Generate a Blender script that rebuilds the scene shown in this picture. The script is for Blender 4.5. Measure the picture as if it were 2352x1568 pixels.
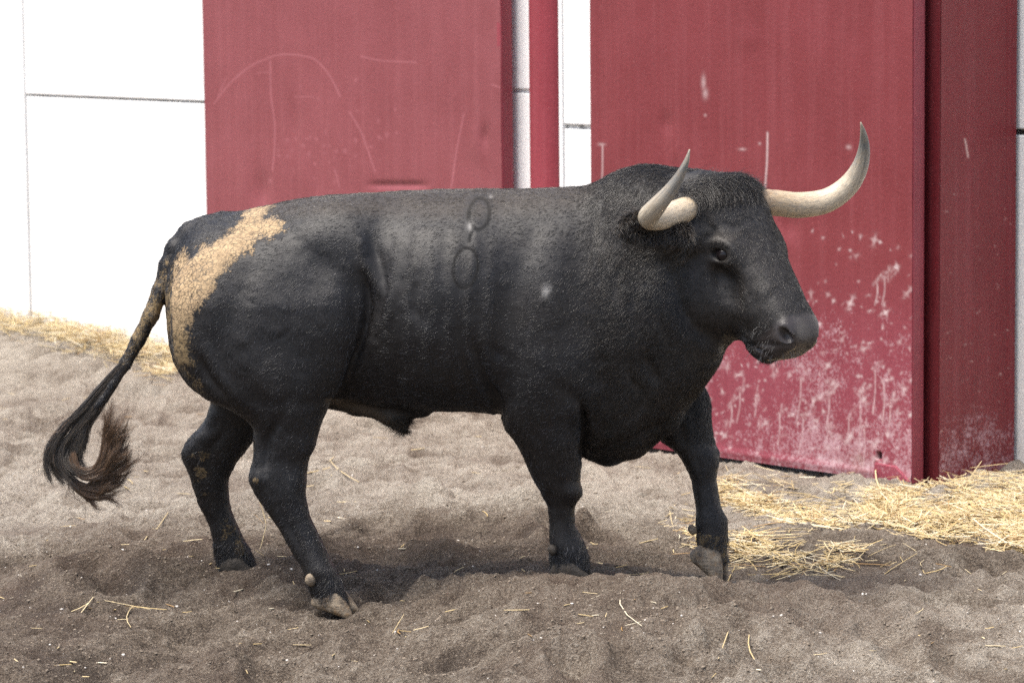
import bpy, math, random
import numpy as np
from mathutils import Vector, Matrix
rng = np.random.default_rng(7)
random.seed(7)
for o in list(bpy.data.objects):
    bpy.data.objects.remove(o)
SC = bpy.context.scene
COL = SC.collection

# ------------------------------------------------------------------ camera
CAM_D, CAM_H, PITCH, ROLL, FPX = 10.97, 2.10, math.atan(884/7900), 0.0095, 7900.0
cp, sp = math.cos(PITCH), math.sin(PITCH)
C0 = np.array([0, -CAM_D, CAM_H])
FW = np.array([0, cp, -sp])
_R = np.array([1.0, 0, 0]); _U = np.array([0, sp, cp])
RT = _R*math.cos(ROLL) - _U*math.sin(ROLL)
UP = _U*math.cos(ROLL) + _R*math.sin(ROLL)
cd = bpy.data.cameras.new("camera")
cd.sensor_width = 36.0
cd.lens = FPX/2352*36
cd.clip_end = 400
cd.dof.use_dof = True
cd.dof.focus_distance = 10.75
cd.dof.aperture_fstop = 5.6
cam = bpy.data.objects.new("camera", cd)
cam.matrix_world = Matrix(((RT[0], UP[0], -FW[0], C0[0]), (RT[1], UP[1], -FW[1], C0[1]),
                           (RT[2], UP[2], -FW[2], C0[2]), (0, 0, 0, 1)))
COL.objects.link(cam)
SC.camera = cam

# ------------------------------------------------------------------ light: bright overcast
SUN_EL, SUN_AZ = math.radians(69), math.radians(-118)     # azimuth from +Y towards +X
w = bpy.data.worlds.new("World"); SC.world = w; w.use_nodes = True
wn = w.node_tree.nodes; wl = w.node_tree.links
sky = wn.new("ShaderNodeTexSky"); sky.sky_type = 'NISHITA'; sky.sun_disc = False
sky.sun_elevation = SUN_EL; sky.sun_rotation = SUN_AZ
sky.air_density = 1.0; sky.dust_density = 4.0; sky.ozone_density = 0.6
hs = wn.new("ShaderNodeHueSaturation"); hs.inputs['Saturation'].default_value = 0.95
wl.new(sky.outputs[0], hs.inputs['Color'])
wl.new(hs.outputs[0], wn["Background"].inputs[0])
wn["Background"].inputs[1].default_value = 0.075
sl = bpy.data.lights.new("sun", 'SUN'); sl.energy = 1.5; sl.angle = math.radians(28); sl.color = (1.0, 0.95, 0.87)
sun = bpy.data.objects.new("sun", sl); COL.objects.link(sun)
sd = Vector((math.sin(SUN_AZ)*math.cos(SUN_EL), math.cos(SUN_AZ)*math.cos(SUN_EL), math.sin(SUN_EL)))
sun.rotation_euler = sd.to_track_quat('Z', 'Y').to_euler()
vs = SC.view_settings
vs.view_transform = 'Standard'; vs.look = 'None'; vs.gamma = 1; vs.use_curve_mapping = False
vs.exposure = 1.85
SC.cycles.use_denoising = False

# ------------------------------------------------------------------ helpers
def ray(u, v):
    return FW + RT*((u-1176)/FPX) - UP*((v-784)/FPX)
def P(u, v, y=0.0):
    "picture point -> world point on the vertical plane at depth y (chosen from what the thing stands on)"
    d = ray(u, v); t = (y - C0[1])/d[1]
    return C0 + d*t
def proj(p):
    q = np.asarray(p, float) - C0
    z = q@FW
    return 1176 + FPX*(q@RT)/z, 784 - FPX*(q@UP)/z, z
def herm(xs, ys, x):
    "smooth cubic through stations"
    xs = np.asarray(xs, float); ys = np.asarray(ys, float)
    d = np.diff(ys)/np.diff(xs)
    m = np.empty_like(ys); m[0] = d[0]; m[-1] = d[-1]
    same = d[:-1]*d[1:] > 0
    m[1:-1] = np.where(same, 2*d[:-1]*d[1:]/np.where(same, d[:-1]+d[1:], 1), 0)
    i = np.clip(np.searchsorted(xs, x)-1, 0, len(xs)-2)
    h = xs[i+1]-xs[i]; t = np.clip((x-xs[i])/h, 0, 1)
    return ((2*t**3-3*t**2+1)*ys[i] + (t**3-2*t**2+t)*h*m[i] + (-2*t**3+3*t**2)*ys[i+1] + (t**3-t**2)*h*m[i+1])
def sstep(a, b, x):
    t = np.clip((x-a)/(b-a), 0, 1); return t*t*(3-2*t)

# value noise on arrays (lattice hash)
def _h(ix, iy, iz):
    n = (ix.astype(np.int64)*374761393 + iy.astype(np.int64)*668265263 + iz.astype(np.int64)*2147483647*3 + 1013904223) & 0xffffffff
    n = ((n ^ (n >> 13))*1274126177) & 0xffffffff
    n = n ^ (n >> 16)
    return (n & 0xffff)/32767.5 - 1.0
def vnoise(p, s):
    q = p*s; f = np.floor(q); t = q-f; t = t*t*(3-2*t); i = f.astype(np.int64)
    r = 0
    for dx in (0, 1):
        wx = t[..., 0] if dx else 1-t[..., 0]
        for dy in (0, 1):
            wy = t[..., 1] if dy else 1-t[..., 1]
            for dz in (0, 1):
                wz = t[..., 2] if dz else 1-t[..., 2]
                r = r + wx*wy*wz*_h(i[..., 0]+dx, i[..., 1]+dy, i[..., 2]+dz)
    return r
def fbm(p, s, o=4, g=0.5):
    r = 0; a = 1.0
    for k in range(o):
        r = r + a*vnoise(p+17.3*k, s*2.03**k); a *= g
    return r

def mesh_obj(name, verts, faces, mat=None, parent=None, smooth=True):
    me = bpy.data.meshes.new(name)
    verts = np.asarray(verts, np.float32)
    if isinstance(faces, np.ndarray):
        n, k = faces.shape
        me.vertices.add(len(verts)); me.vertices.foreach_set('co', verts.ravel())
        me.loops.add(n*k); me.loops.foreach_set('vertex_index', faces.astype(np.int32).ravel())
        me.polygons.add(n); me.polygons.foreach_set('loop_start', np.arange(0, n*k, k, dtype=np.int32))
        me.polygons.foreach_set('loop_total', np.full(n, k, np.int32))
        me.update(calc_edges=True)
    else:
        me.from_pydata([tuple(map(float, v)) for v in verts], [], [tuple(map(int, f)) for f in faces])
    me.validate()
    if smooth: me.polygons.foreach_set('use_smooth', np.ones(len(me.polygons), bool))
    o = bpy.data.objects.new(name, me); COL.objects.link(o)
    if mat: me.materials.append(mat)
    if parent: o.parent = parent
    return o
def add_attr(o, name, vals):
    vals = np.asarray(vals, np.float32)
    if vals.ndim == 1:
        a = o.data.attributes.new(name, 'FLOAT', 'POINT'); a.data.foreach_set('value', vals)
    else:
        a = o.data.attributes.new(name, 'FLOAT_COLOR', 'POINT')
        a.data.foreach_set('color', np.c_[vals, np.ones(len(vals))].astype(np.float32).ravel())
def tag(o, label=None, cat=None, group=None, kind=None):
    if label: o['label'] = label
    if cat: o['category'] = cat
    if group: o['group'] = group
    if kind: o['kind'] = kind
    return o

class N:
    "small node-tree writer"
    def __init__(s, name):
        s.m = bpy.data.materials.new(name); s.m.use_nodes = True
        s.t = s.m.node_tree; s.b = s.t.nodes["Principled BSDF"]
    def n(s, typ, ins=None, **kw):
        nd = s.t.nodes.new("ShaderNode"+typ)
        for k, v in kw.items(): setattr(nd, k, v)
        for k, v in (ins or {}).items(): s.set(nd.inputs[k], v)
        return nd
    def set(s, sock, v):
        if hasattr(v, 'is_linked') or hasattr(v, 'node'): s.t.links.new(v, sock)
        elif hasattr(v, 'outputs'): s.t.links.new(v.outputs[0], sock)
        else:
            if isinstance(v, (tuple, list)) and len(v) == 3 and sock.type == 'RGBA': v = (*v, 1)
            sock.default_value = v
    def p(s, **kw):
        for k, v in kw.items(): s.set(s.b.inputs[k.replace('_', ' ')], v)
    def noise(s, scale, detail=4, rough=0.55, vec=None, dist=0.0):
        nd = s.n('TexNoise', {'Scale': scale, 'Detail': detail, 'Roughness': rough, 'Distortion': dist})
        if vec is not None: s.set(nd.inputs['Vector'], vec)
        return nd.outputs['Fac']
    def ramp(s, fac, stops):
        nd = s.n('ValToRGB'); s.set(nd.inputs[0], fac)
        e = nd.color_ramp.elements
        while len(e) < len(stops): e.new(0.5)
        for i, (pos, c) in enumerate(stops):
            e[i].position = pos
            e[i].color = (c, c, c, 1) if not isinstance(c, (tuple, list)) else (*c, 1)
        return nd.outputs[0]
    def mix(s, fac, a, b, mode='MIX'):
        nd = s.n('MixRGB', blend_type=mode)
        s.set(nd.inputs[0], fac); s.set(nd.inputs[1], a); s.set(nd.inputs[2], b)
        return nd.outputs[0]
    def math(s, op, a, b=0.0):
        nd = s.n('Math', operation=op); s.set(nd.inputs[0], a); s.set(nd.inputs[1], b); return nd.outputs[0]
    def attr(s, name, out='Fac'):
        return s.n('Attribute', attribute_name=name).outputs[out]
    def bump(s, h, strength=0.5, dist=0.01, normal=None):
        nd = s.n('Bump', {'Strength': strength, 'Distance': dist}); s.set(nd.inputs['Height'], h)
        if normal is not None: s.set(nd.inputs['Normal'], normal)
        return nd.outputs[0]
# ------------------------------------------------------------------ the bull: implicit body
VX = 0.008
GX = (-1.42, 1.06); GY = (-0.66, 0.46); GZ = (-0.10, 1.52)
nx, ny, nz = [int((b-a)/VX)+1 for a, b in (GX, GY, GZ)]
ax = np.arange(nx, dtype=np.float32)*VX+GX[0]
ay = np.arange(ny, dtype=np.float32)*VX+GY[0]
az = np.arange(nz, dtype=np.float32)*VX+GZ[0]
FIELD = np.full((nx, ny, nz), 0.5, np.float32)
def window(lo, hi, pad):
    sl = []
    for a, l, h in ((ax, lo[0], hi[0]), (ay, lo[1], hi[1]), (az, lo[2], hi[2])):
        i0 = max(0, int((l-pad-a[0])/VX)); i1 = min(len(a), int((h+pad-a[0])/VX)+2)
        sl.append(slice(i0, max(i1, i0+1)))
    sl = tuple(sl)
    return sl, ax[sl[0]][:, None, None], ay[sl[1]][None, :, None], az[sl[2]][None, None, :]
def smin(a, b, k):
    h = np.maximum(k-np.abs(a-b), 0)/k
    return np.minimum(a, b) - h*h*k*0.25
def union(sl, d, k):
    FIELD[sl] = smin(FIELD[sl], d.astype(np.float32), k)
def carve(sl, d, k):
    FIELD[sl] = -smin(-FIELD[sl], d.astype(np.float32), k)
def cone(pa, pb, ra, rb, k=0.03, sub=False, sq=(1, 1, 1)):
    pa = np.asarray(pa, float); pb = np.asarray(pb, float); r = max(ra, rb)
    sl, X, Y, Z = window(np.minimum(pa, pb)-r, np.maximum(pa, pb)+r, k+0.03)
    d = pb-pa; L = max(d@d, 1e-9)
    t = np.clip(((X-pa[0])*d[0]+(Y-pa[1])*d[1]+(Z-pa[2])*d[2])/L, 0, 1)
    dist = np.sqrt((X-pa[0]-t*d[0])**2+(Y-pa[1]-t*d[1])**2+(Z-pa[2]-t*d[2])**2) - (ra+(rb-ra)*t)
    (carve if sub else union)(sl, dist, k)
def chain(pts, rad, k=0.03):
    for i in range(len(pts)-1): cone(pts[i], pts[i+1], rad[i], rad[i+1], k)
def ellip(c, axes, sizes, k=0.03, sub=False):
    c = np.asarray(c, float); A = [np.asarray(a, float)/np.linalg.norm(a) for a in axes]; r = max(sizes)
    sl, X, Y, Z = window(c-r, c+r, k+0.03)
    q = 0; g = 0
    for a, s in zip(A, sizes):
        l = (X-c[0])*a[0]+(Y-c[1])*a[1]+(Z-c[2])*a[2]
        q = q+(l/s)**2; g = g+(l/s**2)**2
    k0 = np.sqrt(q); d = k0*(k0-1)/np.maximum(np.sqrt(g), 1e-4)
    (carve if sub else union)(sl, d, k)
E3 = ((1, 0, 0), (0, 1, 0), (0, 0, 1))

def leg_loft(rows, k, pw=2.3, pad=0.05):
    "rows: v, u_back, u_front, y, halfwidth; horizontal slices"
    S = []
    for v, ub, uf, y, hw in rows:
        a = P(ub, v, y); b = P(uf, v, y)
        S.append((0.5*(a[2]+b[2]), 0.5*(a[0]+b[0]), 0.5*(b[0]-a[0]), y, hw))
    S = np.array(sorted(S)); z0, z1 = S[0, 0], S[-1, 0]
    lo = (np.min(S[:, 1]-S[:, 2]), np.min(S[:, 3]-S[:, 4]), z0); hi = (np.max(S[:, 1]+S[:, 2]), np.max(S[:, 3]+S[:, 4]), z1)
    sl, X, Y, Z = window(lo, hi, pad)
    zz = np.clip(Z, z0, z1)
    c, a, y, b = (herm(S[:, 0], S[:, i], zz) for i in (1, 2, 3, 4))
    dz = 1e-3
    slope = np.abs(herm(S[:, 0], S[:, 1], np.clip(zz+dz, z0, z1))-herm(S[:, 0], S[:, 1], np.clip(zz-dz, z0, z1)))/(2*dz)
    a2 = a/np.sqrt(1+slope**2)
    rho = ((np.abs(X-c)/a)**pw+(np.abs(Y-y)/b)**pw)**(1/pw)
    d = (rho-1)*np.minimum(a2, b)
    d = np.maximum(d, np.maximum(z0-Z, Z-z1)+0*d)
    union(sl, d, k)

# --- torso and neck root: u, top v, bottom v, mid depth y, half width, height fraction of the widest line
TOR = [(384, 655, 745, .05, .04, .5), (392, 598, 805, .05, .12, .5), (415, 552, 860, .05, .175, .48), (460, 512, 905, .045, .225, .45),
       (520, 493, 922, .04, .255, .42), (600, 477, 926, .03, .27, .40), (700, 456, 922, .02, .275, .42), (800, 446, 922, .01, .272, .46),
       (900, 441, 932, .0, .30, .52), (1000, 436, 940, -.01, .335, .55), (1100, 435, 943, -.02, .335, .54), (1200, 434, 962, -.035, .325, .52),
       (1290, 431, 1008, -.05, .30, .5), (1370, 427, 1048, -.065, .275, .48), (1440, 408, 1043, -.085, .25, .46), (1505, 400, 1000, -.11, .225, .46),
       (1560, 408, 938, -.14, .20, .48), (1605, 425, 868, -.165, .17, .5), (1645, 480, 810, -.19, .13, .5), (1675, 560, 740, -.2, .07, .5)]
S = []
for u, vt, vb, y, hw, fr in TOR:
    a = P(u, vt, y); b = P(u, vb, y)
    S.append((0.5*(a[0]+b[0]), a[2], b[2], y, hw, a[2]+(b[2]-a[2])*fr))
S = np.array(S)
sl, X, Y, Z = window((S[0, 0]-.02, -.5, S[:, 2].min()), (S[-1, 0]+.02, .46, S[:, 1].max()), 0.04)
xx = np.clip(X, S[0, 0], S[-1, 0])
zt, zb, yc, hw, zm = (herm(S[:, 0], S[:, i], xx) for i in range(1, 6))
hz = np.where(Z > zm, zt-zm, zm-zb)
pu, pl = 2.15, 2.35
wv = np.abs(Y-yc)/hw; hv = np.abs(Z-zm)/hz
rho = np.where(Z > zm, (wv**pu+hv**pu)**(1/pu), (wv**pl+hv**pl)**(1/pl))
d = (rho-1)*np.minimum(np.minimum(hw, zt-zm), zm-zb)
d = np.maximum(d, np.maximum(S[0, 0]-X, X-S[-1, 0])+0*d)
union(sl, d, 0.01)
# tail head and withers
cone(P(510, 520, .04), P(455, 540, .04), .035, .035, .05)
# hip bone and near/far rib barrel bulges
ellip(P(775, 550, -.15), E3, (.11, .08, .07), .14)
ellip(P(1030, 690, -.17), E3, (.22, .18, .25), .10)
# --- far legs first
leg_loft([(640, 415, 790, 0.170, .10), (720, 398, 800, 0.180, .12), (820, 410, 775, 0.190, .12), (880, 445, 715, 0.180, .11), (925, 484, 640, 0.179, .095),
          (973, 466, 606, 0.188, .08), (1005, 434, 588, 0.193, .075), (1038, 417, 562, 0.199, .068), (1064, 423, 543, 0.203, .062), (1100, 438, 526, 0.209, .055),
          (1154, 456, 527, 0.219, .046), (1198, 479, 542, 0.226, .044), (1238, 489, 560, 0.233, .048), (1265, 492, 575, 0.235, .05), (1310, 500, 590, 0.235, .045)], 0.04)
leg_loft([(700, 1470, 1590, 0.070, .10), (800, 1468, 1598, 0.070, .11), (866, 1470, 1609, 0.057, .10), (915, 1480, 1626, 0.047, .09), (982, 1500, 1634, 0.034, .08), (1013, 1522, 1640, 0.027, .07),
          (1041, 1556, 1652, 0.022, .066), (1073, 1575, 1648, 0.015, .06), (1108, 1589, 1646, 0.008, .046), (1154, 1598, 1654, -0.001, .042), (1200, 1597, 1672, -0.010, .047),
          (1232, 1600, 1671, -0.010, .048), (1262, 1606, 1668, -0.010, .046), (1290, 1622, 1674, -0.010, .04)], 0.04)
# --- near legs, crisper against the belly
leg_loft([(545, 520, 740, -0.150, .08), (600, 435, 800, -0.170, .115), (650, 400, 824, -0.185, .13), (700, 392, 838, -0.200, .135), (760, 392, 838, -0.205, .135),
          (815, 401, 822, -0.205, .132), (870, 429, 796, -0.205, .125), (910, 468, 768, -0.206, .115), (940, 534, 753, -0.210, .105), (985, 583, 735, -0.217, .088),
          (1020, 588, 726, -0.222, .078), (1056, 582, 710, -0.226, .068), (1096, 573, 703, -0.232, .064), (1125, 582, 702, -0.236, .06), (1154, 600, 705, -0.240, .053),
          (1209, 638, 723, -0.247, .044), (1260, 667, 748, -0.255, .043), (1311, 697, 773, -0.260, .048), (1340, 708, 784, -0.260, .05), (1380, 722, 800, -0.260, .048)], 0.022)
leg_loft([(640, 1250, 1420, -0.220, .07), (720, 1190, 1440, -0.225, .095), (800, 1165, 1442, -0.230, .105), (880, 1152, 1420, -0.235, .108), (930, 1148, 1385, -0.235, .10), (971, 1155, 1348, -0.226, .092), (1024, 1190, 1338, -0.214, .082),
          (1060, 1207, 1335, -0.206, .074), (1101, 1226, 1332, -0.197, .066), (1133, 1244, 1335, -0.190, .06), (1164, 1257, 1321, -0.183, .05), (1196, 1262, 1320, -0.176, .046),
          (1222, 1263, 1329, -0.175, .048), (1250, 1264, 1343, -0.175, .053), (1284, 1264, 1352, -0.175, .053), (1310, 1268, 1355, -0.175, .05)], 0.03)
# --- brisket roll, sheath
chain([P(1330, 1025, -.06), P(1400, 1042, -.08), P(1460, 1020, -.10), P(1530, 965, -.12), P(1585, 885, -.15)], [.022, .026, .027, .03, .03], .04)
chain([P(740, 912, 0), P(820, 930, -.02), P(890, 952, -.03), P(925, 975, -.03)], [.028, .028, .024, .016], .03)
cone(P(970, 940, -.03), P(905, 952, -.03), .022, .02, .04)
# --- neck muscles towards the head
HO = P(1676, 428, -.20)                                   # top of the poll
PSI = math.radians(46.6)
HF = np.array([math.cos(PSI), -math.sin(PSI), 0]); HZ = np.array([0, 0, 1.0]); HR = np.array([-math.sin(PSI), -math.cos(PSI), 0])
HA = 0.6155*HF-0.7875*HZ; HN = 0.7875*HF+0.6155*HZ
def H(a, n, r): return HO+a*HA+n*HN+r*HR
chain([P(1480, 520, -.10), P(1560, 520, -.16), P(1625, 490, -.17)], [.17, .15, .105], .08)
chain([P(1420, 740, -.12), P(1530, 700, -.16), P(1600, 660, -.17)], [.20, .165, .12], .08)
chain([P(1480, 860, -.12), P(1560, 800, -.17), P(1625, 745, -.19)], [.12, .10, .07], .08)
# --- head: stations along the face a, front n, back n, half width, widest n fraction
HD = np.array([(-.05, -.02, -.10, .07, .5), (-.02, .01, -.15, .125, .45), (.04, .028, -.20, .140, .4), (.10, .032, -.25, .143, .4), (.17, .028, -.295, .138, .42), (.24, .020, -.315, .127, .45),
               (.32, .014, -.30, .115, .46), (.40, .009, -.25, .104, .48), (.45, .004, -.215, .097, .5), (.495, -.003, -.190, .090, .5), (.53, -.012, -.168, .082, .48), (.555, -.024, -.150, .073, .45), (.567, -.042, -.128, .055, .5)])
corners = np.array([H(a, n, r) for a in (-.08, .62) for n in (.06, -.36) for r in (-.2, .2)])
sl, X, Y, Z = window(corners.min(0), corners.max(0), .03)
lx, ly, lz = X-HO[0], Y-HO[1], Z-HO[2]
A_ = lx*HA[0]+ly*HA[1]+lz*HA[2]; N_ = lx*HN[0]+ly*HN[1]+lz*HN[2]; R_ = lx*HR[0]+ly*HR[1]+lz*HR[2]
aa = np.clip(A_, HD[0, 0], HD[-1, 0])
nf, nb, hw, fr = (herm(HD[:, 0], HD[:, i], aa) for i in (1, 2, 3, 4))
nm = nf+(nb-nf)*fr
hn = np.where(N_ > nm, nf-nm, nm-nb)
pw = np.where(N_ > nm, 2.8, 2.1)+.9*sstep(.42, .52, A_)
rho = ((np.abs(R_)/hw)**pw+(np.abs(N_-nm)/hn)**pw)**(1/pw)
d = (rho-1)*np.minimum(hw, (nf-nb)*.5)
d = np.maximum(d, np.maximum(HD[0, 0]-A_, A_-HD[-1, 0]))
union(sl, d, .06)
for s in (1, -1):
    ellip(H(.205, -.05, s*.105), (HA, HN, HR), (.055, .04, .032), .035)       # brow and eye socket
    ellip(H(.27, -.21, s*.075), (HA, HN, HR), (.10, .085, .045), .05)           # cheek
    cone(H(.25, -.07, s*.095), H(.40, -.10, s*.075), .022, .018, .04)           # facial crest
    ellip(H(.515, -.052, s*.05), (HA, HN, HR), (.040, .038, .033), .03)         # nostril wing
    cone(H(.02, -.055, s*.10), H(.015, -.06, s*.15), .05, .042, .03)            # horn core
    ellip(H(.47, -.165, s*.045), (HA, HN, HR), (.07, .035, .035), .03)          # lip
    ellip(H(.30, -.10, s*.125), (HA, HN, HR), (.06, .03, .02), .04, sub=True)   # hollow below the eye
ellip(H(.475, -.193, 0), (HA, HN, HR), (.06, .022, .05), .03)                    # chin
ellip(H(.02, .0, 0), (HA, HN, HR), (.06, .03, .105), .03)                        # poll hair pad
for s in (1, -1):
    ellip(H(.212, -.058, s*.146), (HA+.85*HN, HN-.85*HA, HR), (.029, .018, .030), .005, sub=True)          # eye opening
    ellip(H(.538, -.036, s*.080), (HA+.35*HN, HN, HR), (.027, .016, .030), .007, sub=True)   # nostril
    cone(H(.43, -.178, s*.082), H(.56, -.128, s*.07), .005, .006, .01, sub=True)           # mouth line
# ears
def ear(b, tip, dn, r):
    b, tip, dn = np.asarray(b), np.asarray(tip), np.asarray(dn)
    m = b+(tip-b)*.5
    ellip(m, (tip-b, dn, np.cross(tip-b, dn)), (np.linalg.norm(tip-b)*.55, r, .016), .02)
    ellip(m+np.array([.0, -.018, .004]), (tip-b, dn, np.cross(tip-b, dn)), (np.linalg.norm(tip-b)*.42, r*.6, .012), .01, sub=True)
    cone(b+(b-tip)*.1, b+(tip-b)*.25, .035, .03, .03)
ear(P(1568, 545, -.35), P(1436, 506, -.47), (.2, .0, 1), .046)
ear(H(.075, -.13, -.12), H(.04, -.19, -.26), HA, .045)
chain([P(1558, 520, -.375), P(1577, 550, -.375), P(1566, 588, -.36)], [.010, .012, .010], .012)
# tail dock
TU = [(478, 530), (440, 541), (408, 573), (388, 612), (370, 665), (346, 725), (318, 780), (288, 835), (258, 882), (225, 930)]
TR = [.046, .043, .037, .031, .026, .023, .021, .018, .015, .012]
TY = [.04, .04, .03, .02, .0, -.02, -.03, -.04, -.05, -.06]
chain([P(u, v, y) for (u, v), y in zip(TU, TY)], TR, .012)

# ------------------------------------------------------------------ surface nets
def surface_nets(F):
    ins = F < 0
    c = [ins[i:nx-1+i, j:ny-1+j, k:nz-1+k] for i in (0, 1) for j in (0, 1) for k in (0, 1)]
    cnt = sum(x.astype(np.int8) for x in c)
    cell = np.argwhere((cnt > 0) & (cnt < 8))
    idx = -np.ones((nx-1, ny-1, nz-1), np.int32); idx[tuple(cell.T)] = np.arange(len(cell))
    acc = np.zeros((len(cell), 3)); n = np.zeros(len(cell))
    offs = np.array([(i, j, k) for i in (0, 1) for j in (0, 1) for k in (0, 1)])
    val = {tuple(o): F[cell[:, 0]+o[0], cell[:, 1]+o[1], cell[:, 2]+o[2]] for o in offs}
    for o in offs:
        for axis in range(3):
            if o[axis]: continue
            o2 = o.copy(); o2[axis] = 1
            a, b = val[tuple(o)], val[tuple(o2)]
            m = (a < 0) != (b < 0)
            t = np.where(m, a/np.where(m, a-b, 1), 0)
            p = np.repeat(o[None].astype(float), len(cell), 0); p[:, axis] += t
            acc[m] += p[m]; n[m] += 1
    V = (cell+acc/n[:, None])*VX+np.array([GX[0], GY[0], GZ[0]])
    faces = []
    for axis in range(3):
        o = [0, 0, 0]; o[axis] = 1
        a = ins[:nx-o[0], :ny-o[1], :nz-o[2]]; b = ins[o[0]:, o[1]:, o[2]:]
        e = np.argwhere(a != b)
        b1, b2 = (axis+1) % 3, (axis+2) % 3
        e = e[(e[:, b1] > 0) & (e[:, b2] > 0)]
        lim = np.array([nx-1, ny-1, nz-1]); e = e[(e < lim).all(1)]
        d1 = np.zeros(3, int); d1[b1] = 1; d2 = np.zeros(3, int); d2[b2] = 1
        g = lambda q: idx[tuple(q.T)]
        f = np.stack([g(e), g(e-d1), g(e-d1-d2), g(e-d2)], 1)
        flip = ~a[tuple(e.T)]
        f[flip] = f[flip][:, ::-1]
        faces.append(f)
    f = np.concatenate(faces)
    return V, f[(f >= 0).all(1)]
def vnormals(V, Q):
    n = np.cross(V[Q[:, 2]]-V[Q[:, 0]], V[Q[:, 3]]-V[Q[:, 1]])
    R = np.zeros_like(V)
    for i in range(4):
        for j in range(3): R[:, j] += np.bincount(Q[:, i], n[:, j], len(V))
    return R/np.maximum(np.linalg.norm(R, axis=1, keepdims=True), 1e-12)
def lap(V, Q, lam):
    A = np.zeros_like(V); c = np.zeros(len(V))
    for i in range(4):
        for o in (1, 3):
            j = Q[:, (i+o) % 4]
            for k in range(3): A[:, k] += np.bincount(Q[:, i], V[j, k], len(V))
            c += np.bincount(Q[:, i], minlength=len(V))
    return V+lam*(A/np.maximum(c, 1)[:, None]-V)
BV, BQ = surface_nets(FIELD)
# orientation check
_n = vnormals(BV, BQ)
if ((BV-BV.mean(0))*_n).sum() < 0: BQ = BQ[:, ::-1]
for _ in range(3):
    BV = lap(BV, BQ, .5); BV = lap(BV, BQ, -.52)
# keep the largest connected component
lab = np.arange(len(BV))
for _ in range(400):
    m = lab[BQ].min(1); new = lab.copy()
    for i in range(4): np.minimum.at(new, BQ[:, i], m)
    new = new[new]
    if (new == lab).all(): break
    lab = new
keep = lab == np.bincount(lab).argmax()
remap = np.cumsum(keep)-1; BQ = remap[BQ[keep[BQ].all(1)]]; BV = BV[keep]
BN = vnormals(BV, BQ)
# ------------------------------------------------------------------ sculpted relief on the near side
def seg_dist(U, V, pts):
    best = np.full(len(U), 1e9); par = np.zeros(len(U)); n = len(pts)-1
    for i, ((x0, y0), (x1, y1)) in enumerate(zip(pts, pts[1:])):
        dx, dy = x1-x0, y1-y0; L = dx*dx+dy*dy+1e-9
        t = np.clip(((U-x0)*dx+(V-y0)*dy)/L, 0, 1)
        d = np.hypot(U-x0-t*dx, V-y0-t*dy)
        m = d < best; best[m] = d[m]; par[m] = (i+t[m])/n
    return best, par
def smooth_pts(pts, n=6):
    p = np.array(pts, float); t = np.arange(len(p)); q = np.linspace(0, len(p)-1, (len(p)-1)*n+1)
    if len(p) < 3: return pts
    return list(zip(herm(t, p[:, 0], q), herm(t, p[:, 1], q)))
BU, BW, BZ = proj(BV)
view = (C0-BV); view /= np.linalg.norm(view, axis=1, keepdims=True)
facing = (BN*view).sum(1)
yaxis = np.interp(BV[:, 0], S[:, 0], S[:, 3])
near = ((BV[:, 1] < yaxis-.02) & (facing > -.1)).astype(float)
DISP = np.zeros(len(BV))
def stroke(pts, wpx, depth, ends=True, mask=near):
    global DISP
    d, t = seg_dist(BU, BW, smooth_pts(pts))
    g = np.exp(-(d/wpx)**2)
    if ends: g = g*np.clip(np.sin(np.pi*np.clip(t, .03, .97)), 0, 1)**.5
    DISP += (1.4 if mask is near else 1.0)*depth*g*mask
def dab(u, v, ru, rv, depth, rot=0.0):
    global DISP
    c, s = math.cos(rot), math.sin(rot); a = ((BU-u)*c+(BW-v)*s)/ru; b = (-(BU-u)*s+(BW-v)*c)/rv
    DISP += 1.4*depth*np.exp(-(a*a+b*b))*near
stroke([(838, 630), (842, 690), (838, 750), (815, 830), (788, 888)], 9, -.016)
stroke([(846, 640), (854, 700), (850, 760)], 22, -.008)
stroke([(824, 539), (838, 590), (866, 668)], 15, .008); stroke([(848, 540), (866, 590), (884, 660)], 14, -.007)
stroke([(905, 660), (890, 720), (868, 760)], 14, .005); stroke([(957, 640), (950, 700), (962, 735)], 12, -.005)
dab(800, 620, 40, 70, .006, .2); dab(700, 560, 70, 40, .004)
stroke([(1087, 785), (1110, 850), (1144, 935)], 10, -.010); stroke([(1132, 795), (1152, 825)], 10, -.006)
stroke([(1060, 740), (1072, 830), (1090, 900)], 12, -.005); stroke([(1018, 700), (1024, 800)], 14, -.004); stroke([(985, 690), (984, 760)], 12, -.0035)
stroke([(930, 880), (985, 905), (1040, 905)], 14, -.004); stroke([(905, 860), (960, 900)], 12, .004)
for k in range(6):
    x = 900+k*45
    stroke([(x+14, 540), (x, 680), (x-8, 820)], 13, .0032)
stroke([(1134, 890), (1148, 930), (1158, 970)], 9, -.012)
stroke([(1343, 930), (1345, 985), (1340, 1046)], 9, -.02)
stroke([(1341, 1036), (1419, 1020), (1489, 990), (1535, 965)], 12, -.013); stroke([(1380, 1010), (1440, 985), (1480, 950)], 16, .006)
stroke([(1532, 603), (1560, 680), (1594, 748), (1660, 790)], 18, -.012); stroke([(1488, 814), (1503, 850), (1512, 885)], 12, -.008)
stroke([(1330, 500), (1325, 580), (1335, 680), (1372, 810)], 30, -.003); stroke([(1385, 840), (1400, 900), (1370, 950)], 24, -.006)
stroke([(1230, 520), (1195, 640), (1180, 760), (1165, 860)], 30, -.006); dab(1260, 700, 55, 150, .010, .12); dab(1215, 900, 50, 60, .008)
dab(1420, 700, 60, 150, .010, -.1); dab(1480, 470, 70, 50, .010)
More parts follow.
